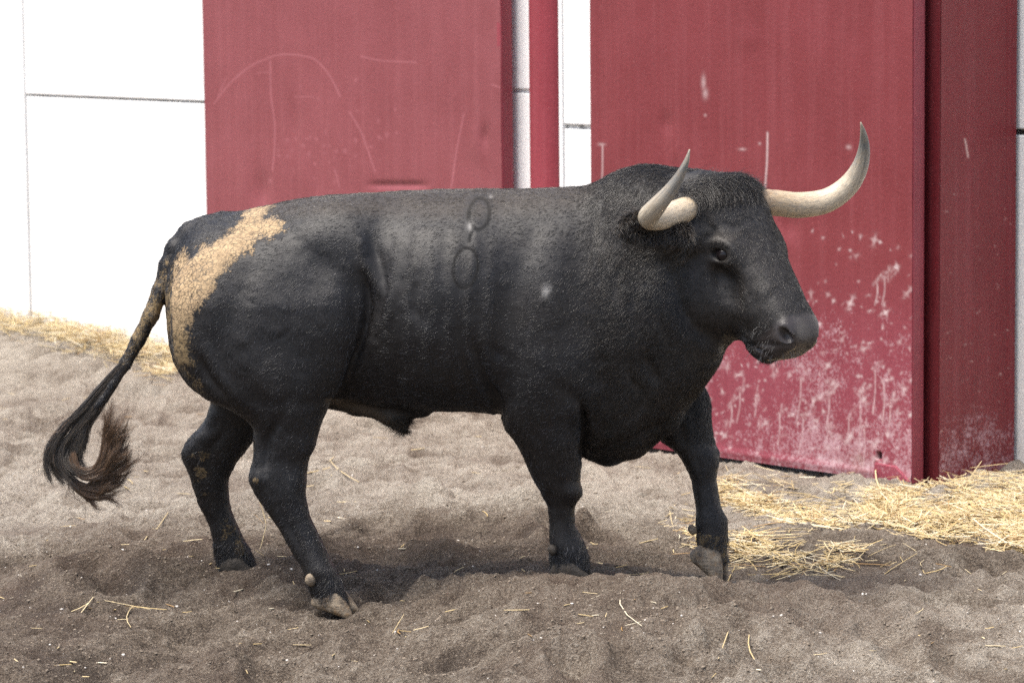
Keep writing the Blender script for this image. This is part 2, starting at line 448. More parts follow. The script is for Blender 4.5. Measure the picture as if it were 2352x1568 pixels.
for k, (a, b) in enumerate([((1390, 470), (1365, 560)), ((1430, 600), (1420, 700)), ((1470, 640), (1465, 760)), ((1520, 690), (1540, 790)), ((1450, 820), (1470, 900))]):
    stroke([a, ((a[0]+b[0])/2-8, (a[1]+b[1])/2), b], 10, -.004)
# thigh: brand arc and muscle lines
stroke([(652, 664), (668, 703), (668, 745), (655, 768), (603, 792)], 6, -.0018); stroke([(560, 682), (585, 700)], 6, -.0014)
stroke([(600, 740), (618, 760), (655, 758)], 7, .0014); stroke([(455, 815), (478, 862), (510, 905)], 12, -.008); stroke([(470, 800), (500, 860), (545, 915)], 14, .006)
stroke([(560, 800), (600, 860), (640, 930)], 40, .007); stroke([(700, 850), (690, 930), (670, 1000)], 26, .005); stroke([(640, 960), (612, 1020), (608, 1085)], 11, -.011)
stroke([(592, 985), (594, 1040), (588, 1080)], 10, .006); stroke([(660, 1110), (690, 1180)], 12, .004); stroke([(640, 1160), (690, 1260), (705, 1310)], 9, -.004)
dab(590, 1098, 14, 16, .006); dab(680, 1105, 22, 20, .004); dab(740, 1312, 30, 18, .004)
for k in range(5): stroke([(560+12*k, 925+10*k), (640, 950+12*k)], 5, .0018)
dab(775, 700, 45, 110, .010, .1); stroke([(600, 560), (540, 700), (500, 840)], 34, -.006); dab(470, 680, 40, 120, .006); dab(650, 880, 60, 60, .006)
dab(1245, 850, 55, 75, .010); stroke([(1160, 640), (1150, 740), (1140, 840)], 22, -.006); dab(1090, 600, 40, 120, .004); stroke([(900, 470), (1000, 480), (1100, 475)], 30, -.004)
stroke([(1270, 880), (1330, 920), (1345, 960)], 16, -.006); dab(1300, 840, 40, 50, .006)
# near fore leg
stroke([(1290, 960), (1285, 1040), (1290, 1110)], 20, .006); dab(1310, 1130, 20, 18, .006); stroke([(1262, 1120), (1272, 1180)], 8, -.004); stroke([(1300, 1165), (1302, 1215)], 12, .003)
far_f = ((BV[:, 1] > -.10) & (facing > -.1) & (BU > 1480)).astype(float)
stroke([(1620, 900), (1610, 980)], 14, .006, mask=far_f); stroke([(1600, 1045), (1612, 1095)], 8, -.005, mask=far_f); stroke([(1640, 1035), (1640, 1075)], 10, .005, mask=far_f)
stroke([(1632, 1115), (1636, 1180)], 9, .003, mask=far_f); stroke([(1560, 960), (1575, 1030)], 12, -.005, mask=far_f)
far_h = ((BV[:, 1] > .0) & (facing > -.1) & (BU < 620) & (BW > 915)).astype(float)
stroke([(520, 985), (480, 1040), (475, 1085)], 10, -.006, mask=far_h); stroke([(500, 940), (450, 1015)], 10, .005, mask=far_h)
# brands: two ovals, one above the other, and a faint ring on the shoulder
def oval(u, v, a, b, rot, depth, wpx=5):
    t = np.linspace(0, 2*np.pi, 22); c, s = math.cos(rot), math.sin(rot)
    pts = [(u+a*math.cos(q)*c-b*math.sin(q)*s, v+a*math.cos(q)*s+b*math.sin(q)*c) for q in t]
    d, _ = seg_dist(BU, BW, pts)
    return np.exp(-(d/wpx)**2)*near
BRAND = np.maximum(oval(1100, 491, 24, 37, .12, 0, 8.5), oval(1069, 616, 28, 46, .12, 0, 7.0))
BRAND = np.maximum(BRAND, .35*oval(1295, 475, 30, 26, .2, 0, 4))
d_, _ = seg_dist(BU, BW, [(1083, 528), (1078, 548), (1076, 570)]); BRAND = np.maximum(BRAND, np.exp(-(d_/7)**2)*near)
DISP -= .0012*BRAND
# face
face = ((BV-HO)@HA > -.05) & (facing > -.1) & (BU > 1560) & (BW < 830)
fm = face.astype(float)
stroke([(1626, 560), (1648, 553), (1678, 566), (1690, 588)], 6, .005, mask=fm); stroke([(1628, 596), (1655, 604), (1684, 598)], 7, .0025, mask=fm)
stroke([(1640, 625), (1690, 640), (1730, 690)], 16, -.004, mask=fm); stroke([(1620, 640), (1640, 720), (1690, 780)], 22, .005, mask=fm)
stroke([(1700, 480), (1725, 560), (1760, 640)], 26, -.004, mask=fm); stroke([(1790, 720), (1775, 760), (1760, 790)], 9, -.005, mask=fm)
stroke([(1650, 505), (1690, 520), (1720, 500)], 8, -.004, mask=fm); stroke([(1615, 505), (1640, 530), (1620, 550)], 8, -.004, mask=fm)
stroke([(1665, 775), (1720, 790), (1790, 792), (1850, 795)], 4.5, -.006, mask=fm)
for k in range(26):
    u, v = rng.uniform(1590, 1790), rng.uniform(480, 780)
    stroke([(u, v), (u+rng.uniform(-14, 14), v+rng.uniform(10, 34))], 6, rng.choice([-1, 1])*.002, mask=fm)
DISP += .0016*fbm(BV, 14, 3)+.0008*fbm(BV, 40, 2)

# ------------------------------------------------------------------ dirt that lies on the hide
def poly_sd(U, V, poly):
    p = np.array(poly, float); inside = np.zeros(len(U), bool); best = np.full(len(U), 1e9)
    for (x0, y0), (x1, y1) in zip(p, np.roll(p, -1, 0)):
        c = ((y0 > V) != (y1 > V)) & (U < (x1-x0)*(V-y0)/(y1-y0+1e-12)+x0); inside ^= c
        dx, dy = x1-x0, y1-y0; t = np.clip(((U-x0)*dx+(V-y0)*dy)/(dx*dx+dy*dy+1e-9), 0, 1)
        best = np.minimum(best, np.hypot(U-x0-t*dx, V-y0-t*dy))
    return np.where(inside, -best, best)
zp = [(735, 210), (850, 190), (800, 260), (805, 295), (860, 280), (925, 310), (920, 345), (850, 375), (740, 410), (730, 470), (650, 500), (600, 545),
      (550, 560), (520, 640), (480, 720), (420, 820), (380, 860), (330, 930), (320, 1100), (350, 1240), (240, 1260), (140, 1060), (100, 950), (100, 800), (140, 680), (240, 560), (280, 505),
      (320, 520), (350, 570), (380, 520), (430, 480), (560, 410), (640, 350), (680, 290)]
sdp = poly_sd(BU, BW, [(321.6+.3515*x, 404.3+.3515*y) for x, y in zp])
nearish = (facing > -.35) & (BV[:, 1] < .12)
MUD = np.clip(.60-sdp/62, 0, 1)*nearish
rear = np.clip(sstep(690, 800, BW)*(BU < 480)+(BU < 395)*(BW > 560)+(BW > 930), 0, 1)
MUD *= 1-.14*rear
TAILM = (BU < 398) & (BW > 560) | (BU < 330)
MUD = np.where(TAILM, np.clip(.66-.45*np.abs(BW-715)/200, 0, .6), MUD)
for u, v, r, a, lo in ((462, 1085, 34, .56, 0), (470, 1050, 26, .5, 0), (440, 1050, 18, .48, 0), (520, 1215, 40, .58, 0), (545, 1260, 40, .6, 0), (470, 1130, 24, .5, 0), (430, 1000, 20, .45, 0)):
    MUD = np.maximum(MUD, a*np.exp(-((BU-u)**2+(BW-v)**2)/r**2)*((BV[:, 1] > 0) & (BU < 620)))
MUD = np.maximum(MUD, .52*np.exp(-((BU-590)/9)**2-((BW-1103)/9)**2)*near*1.6)
MUD = np.maximum(MUD, .55*np.exp(-((BU-1336)/12)**2-((BW-1262)/8)**2)*near)
MUD = np.maximum(MUD, .62*np.exp(-((BU-1650)/9)**2-((BW-1070)/20)**2)*far_f)
MUD = np.maximum(MUD, (.52+.2*fbm(BV, 45, 2))*sstep(1200, 1235, BW)*(BU > 1560))
MUD = np.maximum(MUD, .36*sstep(1330, 1360, BW)*(BU < 900))
MUD = np.maximum(MUD, .40*np.exp(-((BU-1640)/26)**2-((BW-615)/16)**2)*fm)
DISP += .004*sstep(.45, .75, MUD)*(.6+.4*fbm(BV, 60, 2))
# dry dust: along the spine, on the brow and the sheath
nzv = BN[:, 2]
DUST = .42*sstep(.6, .97, nzv)*sstep(540, 480, BW)*sstep(540, 640, BU)*sstep(1420, 1360, BU)
DUST = np.maximum(DUST, .26*np.exp(-((BW-445)/26)**2)*near*sstep(900, 1050, BU)*(1-sstep(1300, 1400, BU)))
DUST = np.maximum(DUST, .30*np.exp(-((BU-1665)/34)**2-((BW-545)/16)**2)*fm)
DUST = np.maximum(DUST, .95*np.exp(-((BW-(926+.36*(BU-790)))/15)**2)*((BU > 745) & (BU < 925) & (BW > 915)))
DUST = np.maximum(DUST, .035+.06*fbm(BV, 5, 3)+.05*sstep(1320, 1450, BU))
spot = np.exp(-((BU-1254)/8.5+(BW-668)/30)**2-((BW-668)/13)**2)*near
scar = np.exp(-((BU-1079)/5)**2-((BW-520)/11)**2)*near + .7*np.exp(-((BU-1128)/4)**2-((BW-452)/4)**2)*near + .4*np.exp(-((BU-1078)/6)**2-((BW-563)/4)**2)*near
WHITE = np.clip(spot*.8*(.7+.6*vnoise(BV, 90))+scar*.45, 0, 1)
BV = BV+BN*DISP[:, None]
BN = vnormals(BV, BQ)

_hq = BV-HO
NOSE = sstep(.475, .50, _hq@HA)*(np.abs(_hq@HR) < .16)*sstep(-.19, -.15, _hq@HN)*(BU > 1560)*(BW < 830)
MUD = np.maximum(MUD, (.50+.10*fbm(BV, 30, 2))*np.exp(-((BU-(405+.55*np.maximum(BW-800, 0)))/26)**2)*sstep(770, 820, BW)*(1-sstep(900, 925, BW))*nearish)
# ------------------------------------------------------------------ hide material
hm = N('black_hide')
tc = hm.n('TexCoord').outputs['Object']
mud = hm.attr('mud'); dust = hm.attr('dust'); wht = hm.attr('white'); brand = hm.attr('brand')
n1 = hm.noise(26, 6, .65, tc); n2 = hm.noise(140, 4, .6, tc)
mfac = hm.math('ADD', mud, hm.math('MULTIPLY', hm.math('SUBTRACT', n1, .5), 1.25))
mfac = hm.math('ADD', mfac, hm.math('MULTIPLY', hm.math('SUBTRACT', n2, .5), .65))
mmask = hm.ramp(mfac, [(.46, 0.0), (.50, .55), (.60, 1.0)])
warp = hm.n('VectorMath', operation='ADD'); hm.set(warp.inputs[0], tc)
nzc = hm.n('TexNoise', {'Scale': 34.0, 'Detail': 4.0}); hm.set(nzc.inputs['Vector'], tc)
sc_ = hm.n('VectorMath', operation='SCALE'); hm.set(sc_.inputs[0], nzc.outputs['Color']); sc_.inputs['Scale'].default_value = .020
hm.set(warp.inputs[1], sc_)
vor = hm.n('TexVoronoi', {'Scale': 66.0}, feature='DISTANCE_TO_EDGE'); hm.set(vor.inputs['Vector'], warp)
patchy = hm.ramp(hm.noise(11, 4, .6, tc), [(.42, .0), (.62, .75)])
crack = hm.mix(hm.attr('rear'), hm.ramp(hm.math('SUBTRACT', vor.outputs['Distance'], hm.math('MULTIPLY', hm.noise(18, 3, .6, tc), .05)), [(.0, 0.0), (.06, 1.0)]), hm.ramp(hm.noise(75, 3, .6, tc), [(.40, 0.0), (.52, 1.0)]))
mudc = hm.mix(hm.ramp(hm.noise(22, 5, .7, tc), [(.35, 0.0), (.65, 1.0)]), (.41, .295, .17), (.23, .155, .088))
mudc = hm.mix(hm.ramp(n2, [(.35, 0.0), (.65, .35)]), mudc, (.56, .42, .25))
mudc = hm.mix(hm.math('MULTIPLY', hm.attr('rear'), .8), mudc, (.17, .12, .055))
base = hm.mix(hm.noise(7, 4, .6, tc), (.0058, .006, .0082), (.0105, .0096, .0092))
base = hm.mix(hm.math('MULTIPLY', dust, .55), base, (.15, .115, .08))
base = hm.mix(hm.math('MULTIPLY', brand, .7), base, (.004, .004, .004))
base = hm.mix(wht, base, (.5, .48, .45))
base = hm.mix(hm.attr('nose'), base, (.040, .034, .033))
keep_m = hm.math('MULTIPLY', mmask, hm.math('MAXIMUM', hm.math('ADD', hm.math('MULTIPLY', crack, .72), .28), patchy))
col = hm.mix(keep_m, base, mudc)
hmap = hm.n('Mapping'); hm.set(hmap.inputs['Vector'], tc); hmap.inputs['Rotation'].default_value = (0, math.radians(-32), 0); hmap.inputs['Scale'].default_value = (75, 330, 360)
lay = hm.noise(1.0, 4, .65, hmap.outputs[0], .6)
hh = hm.math('ADD', hm.math('MULTIPLY', keep_m, 1.0), hm.math('MULTIPLY', lay, .6))
hm.p(Base_Color=col, Roughness=hm.math('MAXIMUM', hm.mix(hm.attr('nose'), hm.ramp(keep_m, [(0, .50), (1, .9)]), (.27, .27, .27)), hm.math('MULTIPLY', brand, .95)), Normal=hm.bump(hm.math('ADD', hh, hm.math('MULTIPLY', keep_m, 1.2)), .34, .007))
hm.b.inputs['Specular IOR Level'].default_value = .42
bull = bpy.data.objects.new('bull', None); COL.objects.link(bull)
bull.location = (float(BV[:, 0].mean()), -.03, .08)
bull.empty_display_size = .2
tag(bull, 'big black fighting bull walking to the right with dried mud on its rump', 'bull')
BL = np.array(bull.location)
def bpart(name, V, Fc, mat, smooth=True, parent=None):
    par = parent or bull
    off = BL if parent is None else BL
    o = mesh_obj(name, np.asarray(V)-off, Fc, mat, par, smooth)
    return o
body = bpart('body', BV, BQ, hm.m)
for nm, a in (('mud', MUD), ('dust', DUST), ('white', WHITE), ('brand', BRAND), ('rear', rear*1.0), ('nose', NOSE)): add_attr(body, nm, a)

# ------------------------------------------------------------------ horns
def catmull(pts, n):
    p = np.array(pts, float); t = np.r_[0, np.cumsum(np.linalg.norm(np.diff(p, axis=0), axis=1))]
    q = np.linspace(0, t[-1], n)
    m = np.gradient(p, t, axis=0)
    i = np.clip(np.searchsorted(t, q)-1, 0, len(t)-2); h = (t[i+1]-t[i])[:, None]; s = ((q-t[i])[:, None])/h
    return (2*s**3-3*s**2+1)*p[i]+(s**3-2*s**2+s)*h*m[i]+(-2*s**3+3*s**2)*p[i+1]+(s**3-s**2)*h*m[i+1]
def tube(C, R, seg, twist=0, squash=1.0, ref=(0, 0, 1)):
    C = np.asarray(C); T = np.gradient(C, axis=0); T /= np.linalg.norm(T, axis=1, keepdims=True)
    V = []; u = np.cross(T[0], ref); u /= np.linalg.norm(u)
    for i in range(len(C)):
        u = u-T[i]*(u@T[i]); u /= np.linalg.norm(u); w_ = np.cross(T[i], u)
        a = np.linspace(0, 2*np.pi, seg, endpoint=False)
        r = R[i] if np.ndim(R[i]) else np.full(seg, R[i])
        V.append(C[i]+r[:, None]*(np.cos(a)[:, None]*u+squash*np.sin(a)[:, None]*w_))
    V = np.concatenate(V); F_ = []
    for i in range(len(C)-1):
        for j in range(seg):
            k = (j+1) % seg
            F_.append((i*seg+j, i*seg+k, (i+1)*seg+k, (i+1)*seg+j))
    F_.append(tuple(range(seg-1, -1, -1))); F_.append(tuple((len(C)-1)*seg+j for j in range(seg)))
    return V, F_
hrn = N('horn'); ht = hrn.attr('t'); otc = hrn.n('TexCoord').outputs['Object']
mp = hrn.n('Mapping'); hrn.set(mp.inputs['Vector'], hrn.attr('hv', 'Vector')); mp.inputs['Scale'].default_value = (2.2, 9, 5)
stre = hrn.noise(1.6, 5, .6, mp.outputs[0])
hc1 = hrn.ramp(hrn.math('ADD', ht, hrn.math('MULTIPLY', hrn.math('SUBTRACT', stre, .5), .34)),
               [(.0, (.30, .20, .12)), (.16, (.50, .385, .25)), (.40, (.56, .465, .335)), (.62, (.49, .425, .32)), (.73, (.33, .29, .23)), (.82, (.14, .138, .125)), (.92, (.07, .075, .075)), (.99, (.32, .29, .22))])
hc1 = hrn.mix(hrn.ramp(hrn.noise(3.5, 5, .65, mp.outputs[0]), [(.47, 0.0), (.66, .8)]), hc1, (.20, .185, .16))
hc1 = hrn.mix(hrn.ramp(hrn.noise(60, 4, .6, otc), [(.45, 0.0), (.8, .45)]), hc1, (.30, .20, .10))
hrn.p(Base_Color=hc1, Roughness=.42, Normal=hrn.bump(hrn.math('ADD', hrn.noise(5, 4, .6, mp.outputs[0]), hrn.math('MULTIPLY', hrn.noise(160, 3, .6, otc), .3)), .35, .004))
def horn(pts, r0, label):
    C = catmull(pts, 64); t = np.linspace(0, 1, 64)
    R = r0*herm([0, .12, .35, .6, .8, .93, 1.0], [1.03, 1.0, .98, .82, .52, .25, .05], t)
    R = R*(1+.018*np.sin(t*95)*np.clip(1-t*3.2, 0, 1))
    V, F_ = tube(C, R, 24)
    o = bpart('horn', V, F_, hrn.m); o['label'] = label
    add_attr(o, 't', np.repeat(t, 24))
    an = np.tile(np.linspace(0, 2*np.pi, 24, endpoint=False), 64)
    a = o.data.attributes.new('hv', 'FLOAT_VECTOR', 'POINT')
    a.data.foreach_set('vector', np.c_[np.repeat(t, 24)*3, np.cos(an)*.5, np.sin(an)*.5].astype(np.float32).ravel())
    return o
HY = HO[1]
horn([P(1650, 464, HY+.03), P(1602, 472, HY-.06), P(1560, 487, HY-.145), P(1518, 501, HY-.22), P(1490, 500, HY-.285), P(1512, 470, HY-.345), P(1542, 434, HY-.36), P(1566, 395, HY-.365), P(1579, 363, HY-.365), P(1584, 343, HY-.362)],
     .0405, 'near horn curving out and up to a dark tip')
horn([P(1735, 464, HY+.05), P(1778, 466, HY+.09), P(1840, 471, HY+.13), P(1905, 458, HY+.15), P(1952, 422, HY+.15), P(1978, 375, HY+.13), P(1985, 330, HY+.11), P(1982, 302, HY+.095), P(1977, 281, HY+.085)],
     .0415, 'far horn sweeping right and up to a dark tip')

# ------------------------------------------------------------------ eyes
em = N('eye_surface'); em.p(Base_Color=(.010, .008, .009), Roughness=.06); em.b.inputs['Specular IOR Level'].default_value = .35
def uvsphere(c, ax_, sz, n=16, m=10):
    V = []; A = [np.asarray(a)/np.linalg.norm(a) for a in ax_]
    V.append(np.asarray(c)+A[2]*sz[2])
    for i in range(1, m):
        th = math.pi*i/m
        for j in range(n):
            ph = 2*math.pi*j/n
            V.append(c+A[0]*sz[0]*math.sin(th)*math.cos(ph)+A[1]*sz[1]*math.sin(th)*math.sin(ph)+A[2]*sz[2]*math.cos(th))
    V.append(np.asarray(c)-A[2]*sz[2]); F_ = []
    for j in range(n):
        k = (j+1) % n; F_.append((0, 1+j, 1+k)); F_.append((len(V)-1, 1+(m-2)*n+k, 1+(m-2)*n+j))
    for i in range(m-2):
        for j in range(n):
            k = (j+1) % n; F_.append((1+i*n+j, 1+(i+1)*n+j, 1+(i+1)*n+k, 1+i*n+k))
    return np.array(V), F_
for s in (1, -1):
    c = H(.212, -.058, s*.117)
    V, F_ = uvsphere(c, (HA, HN, HR), (.026, .026, .025), 24, 14)
    bpart('eye', V, F_, em.m)

# ------------------------------------------------------------------ hooves and dewclaws
km = N('hoof_horn'); ktc = km.n('TexCoord').outputs['Object']
kc = km.mix(km.ramp(km.noise(24, 5, .7, ktc), [(.36, 0.0), (.62, 1.0)]), (.055, .042, .032), (.33, .265, .185))
kc = km.mix(km.ramp(km.noise(60, 4, .6, ktc), [(.5, 0.0), (.66, .75)]), kc, (.22, .14, .07))
kmp = km.n('Mapping'); km.set(kmp.inputs['Vector'], ktc); kmp.inputs['Scale'].default_value = (12, 12, 90)
km.p(Base_Color=kc, Roughness=.62, Normal=km.bump(km.math('ADD', km.noise(1.5, 4, .6, kmp.outputs[0]), km.noise(120, 4, .6, ktc)), .7, .005))
dk = N('dark_hoof_horn'); dtc = dk.n('TexCoord').outputs['Object']
dk.p(Base_Color=dk.mix(dk.noise(40, 5, .6, dtc), (.012, .011, .010), (.07, .055, .04)), Roughness=.7, Normal=dk.bump(dk.noise(90, 4, .6, dtc), .6, .005))
def hoof(top, fwd, up, L, Hh, W, mat, label=None):
    "cloven hoof: two rounded claws side by side, lofted from heel to toe"
    fwd = np.asarray(fwd, float); fwd /= np.linalg.norm(fwd); up = np.asarray(up, float); up -= fwd*(fwd@up); up /= np.linalg.norm(up)
    sd_ = np.cross(up, fwd); VV = []; FF = []; m = 14; n = 16
    tt = np.linspace(0, 1, m)
    hh = herm([0, .08, .25, .45, .65, .85, 1.0], [.30, .72, .98, 1.0, .74, .40, .10], tt)
    wd = herm([0, .08, .3, .55, .8, .93, 1.0], [.30, .75, 1.0, 1.0, .80, .50, .16], tt)
    lo = herm([0, .15, .9, 1.0], [.16, .0, .0, .04], tt)
    for s in (1, -1):
        base = len(VV)
        for i in range(m):
            for j in range(n):
                a = 2*math.pi*j/n; ca, sa = math.cos(a), math.sin(a); e = .72
                cy = math.copysign(abs(ca)**e, ca); cz = math.copysign(abs(sa)**e, sa)
                y = s*W*(.26+.05*tt[i])+cy*wd[i]*W*.25*(.72 if cy*s < 0 else 1.05)
                z = lo[i]*Hh+(hh[i]-lo[i])*Hh*(.5+.5*cz)
                y *= 1+.10*(1-z/Hh)
                VV.append(np.asarray(top)+fwd*(tt[i]-.42)*L+sd_*y+up*(z-Hh*.92))
        for i in range(m-1):
            for j in range(n):
                k = (j+1) % n; FF.append((base+i*n+j, base+i*n+k, base+(i+1)*n+k, base+(i+1)*n+j))
        FF.append(tuple(base+j for j in range(n-1, -1, -1))); FF.append(tuple(base+(m-1)*n+j for j in range(n)))
    VV = np.array(VV); VV = VV+.003*np.stack([vnoise(VV+3*k_, 45) for k_ in range(3)], 1)
    o = bpart('hoof', VV, FF, mat)
    b_ = o.modifiers.new('soft', 'SUBSURF'); b_.levels = 1; b_.render_levels = 1
    if label: o['label'] = label
    return o
hoof(P(773, 1354, -.26), (1, -.20, -.30), (-.2, 0, 1), .150, .074, .102, km.m, 'pale scuffed hoof of the near hind leg')
hoof(P(1310, 1280, -.175), (1, -.15, -.1), (0, 0, 1), .14, .07, .10, dk.m)
hoof(P(550, 1272, .235), (1, -.1, -.2), (-.2, 0, 1), .14, .07, .10, dk.m)
hoof(P(1654, 1262, -.01), (.70, -.34, -.62), (.55, .0, .82), .150, .092, .118, km.m, 'sandy hoof of the stepping fore leg')
def knob(c, r, mat):
    V, F_ = uvsphere(np.asarray(c), ((1, 0, .3), (0, 1, 0), (-.3, 0, 1)), (r*.95, r, r*1.1), 14, 9)
    V = V+.0022*fbm(V, 70, 2)[:, None]
    bpart('dewclaw', V, F_, mat)
knob(P(713, 1331, -.305), .018, km.m); knob(P(735, 1336, -.215), .016, km.m); knob(P(1590, 1216, -.04), .016, km.m); knob(P(1268, 1262, -.23), .015, dk.m)
# ------------------------------------------------------------------ hair
def hair_obj(name, pts, rad, col, mat, parent=bull):
    "pts (n,k,3) world, rad (n,k), col (n,3)"
    n, k, _ = pts.shape
    hc = bpy.data.hair_curves.new(name); hc.add_curves([k]*n)
    hc.attributes['position'].data.foreach_set('vector', (pts-BL).astype(np.float32).ravel())
    ra = hc.attributes.get('radius') or hc.attributes.new('radius', 'FLOAT', 'POINT')
    ra.data.foreach_set('value', rad.astype(np.float32).ravel())
    ca = hc.attributes.new('hcol', 'FLOAT_COLOR', 'POINT')
    ca.data.foreach_set('color', np.repeat(np.c_[col, np.ones(n)], k, 0).astype(np.float32).ravel())
    o = bpy.data.objects.new(name, hc); COL.objects.link(o); o.parent = parent
    hc.materials.append(mat); o['kind'] = 'stuff'
    return o
hrm = N('hair'); hrm.p(Base_Color=hrm.attr('hcol', 'Color'), Roughness=.30); hrm.b.inputs['Specular IOR Level'].default_value = .60
SC.cycles_curves.shape = 'RIBBONS'
def sample_body(n, wv):
    "n random points on the hide, weighted per vertex"
    a = np.linalg.norm(np.cross(BV[BQ[:, 2]]-BV[BQ[:, 0]], BV[BQ[:, 3]]-BV[BQ[:, 1]]), axis=1)*.5
    p = a*wv[BQ].mean(1); p /= p.sum()
    f = BQ[rng.choice(len(BQ), n, p=p)]
    s, t = rng.random((2, n))
    ws = np.stack([(1-s)*(1-t), s*(1-t), s*t, (1-s)*t], 1)
    return f, ws
def interp(arr, f, ws):
    return (arr[f]*(ws[..., None] if arr.ndim == 2 else ws)).sum(1)
hp = BV-HO; HAa = hp@HA; HNn = hp@HN; HRr = hp@HR
inhead = (HAa > -.08) & (np.abs(HRr) < .19) & (HNn > -.33) & (BU > 1545) & (BW < 830)
muzzle = inhead & (HAa > .475) & (HNn > -.17)
eyez = inhead & (np.hypot(HAa-.212, HNn+.058) < .032)
ZB = BV[:, 2]
flow = np.tile(np.array([-1.0, 0, -.42]), (len(BV), 1))
lowleg = sstep(.72, .52, ZB)[:, None]
flow = flow*(1-lowleg)+np.array([-.12, 0, -1.0])*lowleg
thigh = (sstep(860, 760, BU)*sstep(560, 700, BW))[:, None]
flow = flow*(1-thigh)+np.array([-.55, 0, -.9])*thigh
neck = sstep(1290, 1380, BU)[:, None]
flow = flow*(1-neck)+np.array([-.55, 0, -.95])*neck
fl_h = HA*1.0+np.sign(HRr)[:, None]*HR*.45-.5*HN
up_h = -HA+np.sign(HRr)[:, None]*HR*.3
wsp = sstep(.06, .14, HAa)[:, None]
fl_h = up_h*(1-wsp)+fl_h*wsp
flow = np.where(inhead[:, None], fl_h, flow)
tailz = (BU < 455) & (BV[:, 0] < P(440, 600, .04)[0]) & (BW > 520) & ((BU < 395) | (BW < 600))
flow = np.where((tailz & (BU < 385))[:, None], np.array([-.45, 0, -1.0]), flow)
dens = np.where(facing > -.15, 1.0, .30)*(1-.97*muzzle)*(1-eyez)
dens = dens*(1-.80*sstep(.5, .62, MUD))*(1-.9*np.clip(BRAND*1.3, 0, 1))
def make_coat(n, weight, L, Lvar, r, lift, curl, k, colf, name, clump=18.0):
    f, ws = sample_body(n, dens*weight)
    p = interp(BV, f, ws); nn = interp(BN, f, ws); nn /= np.linalg.norm(nn, axis=1, keepdims=True)
    d = interp(flow, f, ws); d = d-nn*(d*nn).sum(1, keepdims=True); d /= np.maximum(np.linalg.norm(d, axis=1, keepdims=True), 1e-6)
    b = np.cross(nn, d)
    ang = .55*vnoise(p, clump)+.35*vnoise(p, clump*3.1)+rng.normal(0, .22, n)
    d = d*np.cos(ang)[:, None]+b*np.sin(ang)[:, None]; b = np.cross(nn, d)
    ll = L*(1+Lvar*rng.normal(0, 1, n).clip(-1.5, 2)); li = lift*(1+.5*rng.normal(0, 1, n).clip(-1.2, 2))
    t = np.linspace(0, 1, k)
    cu = curl*rng.normal(0, 1, n)
    pts = p[:, None]-nn[:, None]*.0012+(ll[:, None]*t)[..., None]*d[:, None]+((ll*li)[:, None]*(t-.45*t*t))[..., None]*nn[:, None]+((ll*cu)[:, None]*t*t)[..., None]*b[:, None]
    rad = r*(1-.75*t)[None]*(.8+.4*rng.random((n, 1)))
    wh = interp(WHITE, f, ws); du = interp(DUST, f, ws); br = interp(BRAND, f, ws)
    c = colf(p, n, du)
    c = c*(1-.75*br[:, None]); c = c*(1-wh[:, None])+np.array([.55, .53, .50])*wh[:, None]
    return hair_obj(name, pts, np.broadcast_to(rad, (n, k)), c, hrm.m)
def col_black(p, n, du):
    v = rng.random((n, 1))
    c = np.array([.0055, .0055, .0068])+v**7*np.array([.11, .11, .12])
    dd = (du*rng.random(n)**.5)[:, None]*1.0
    return c*(1-dd)+np.array([.17, .135, .095])*dd
def col_brown(p, n, du):
    v = rng.random((n, 1))
    c = np.array([.0055, .0048, .0045])+v**7*np.array([.075, .06, .048])
    dd = (du*rng.random(n))[:, None]*.7
    return c*(1-dd)+np.array([.13, .10, .07])*dd
longz = np.clip(sstep(1300, 1400, BU), 0, 1)*(ZB > .55)
make_coat(170000, (1-.8*longz)*(~inhead), .014, .25, .00055, .17, .14, 3, col_black, 'coat_hair')
make_coat(80000, longz*(~inhead), .018, .3, .0005, .26, .35, 4, col_brown, 'neck_hair', 12.0)
make_coat(45000, inhead*1.0*(HAa > .02), .010, .3, .00045, .24, .3, 4, col_brown, 'face_hair', 30.0)
pollz = inhead*np.clip(1.2-np.abs(HAa-.005)/.06, 0, 1)*(HNn > -.16)
flow[:] = np.where((pollz > 0)[:, None], HA*.9-HR*.55, flow)
make_coat(11000, pollz, .030, .35, .0006, .24, .8, 5, col_brown, 'poll_hair', 22.0)
earz = ((BU < 1590) & (BU > 1425) & (BW > 480) & (BW < 600) & (BV[:, 1] < -.36))*1.0
col_ear = lambda p, n, du: np.array([.012, .010, .009])+rng.random((n, 1))**3*np.array([.11, .088, .066])
make_coat(7000, earz, .026, .3, .0006, .6, .4, 4, col_ear, 'ear_hair', 20.0)
tuft = ((BU > 895) & (BU < 945) & (BW > 950) & (BW < 1010) & (BZ < 12))*1.0
flow[:] = np.where(tuft[:, None] > 0, np.array([.25, 0, -1.0]), flow)
make_coat(1500, tuft, .030, .35, .0006, .25, .4, 5, col_brown, 'sheath_tuft', 40.0)
tz = (BU < 420) & (BW > 560) & (BW < 1000) & ((BU < 380) | (BW < 640))
flow[:] = np.where(tz[:, None], np.array([-.5, 0, -.85]), flow)
make_coat(5000, tz*1.0, .011, .3, .0005, .25, .3, 4, col_black, 'tail_hair', 20.0)
cor = ((BW > 1325) & (BU < 900)) | ((BW > 1225) & (BU > 1560)) | ((BW > 1245) & (BU < 620)) | ((BW > 1255) & (BU > 1200) & (BU < 1400))
make_coat(7000, cor*1.0, .020, .3, .0006, .30, .3, 4, col_black, 'fetlock_hair', 30.0)
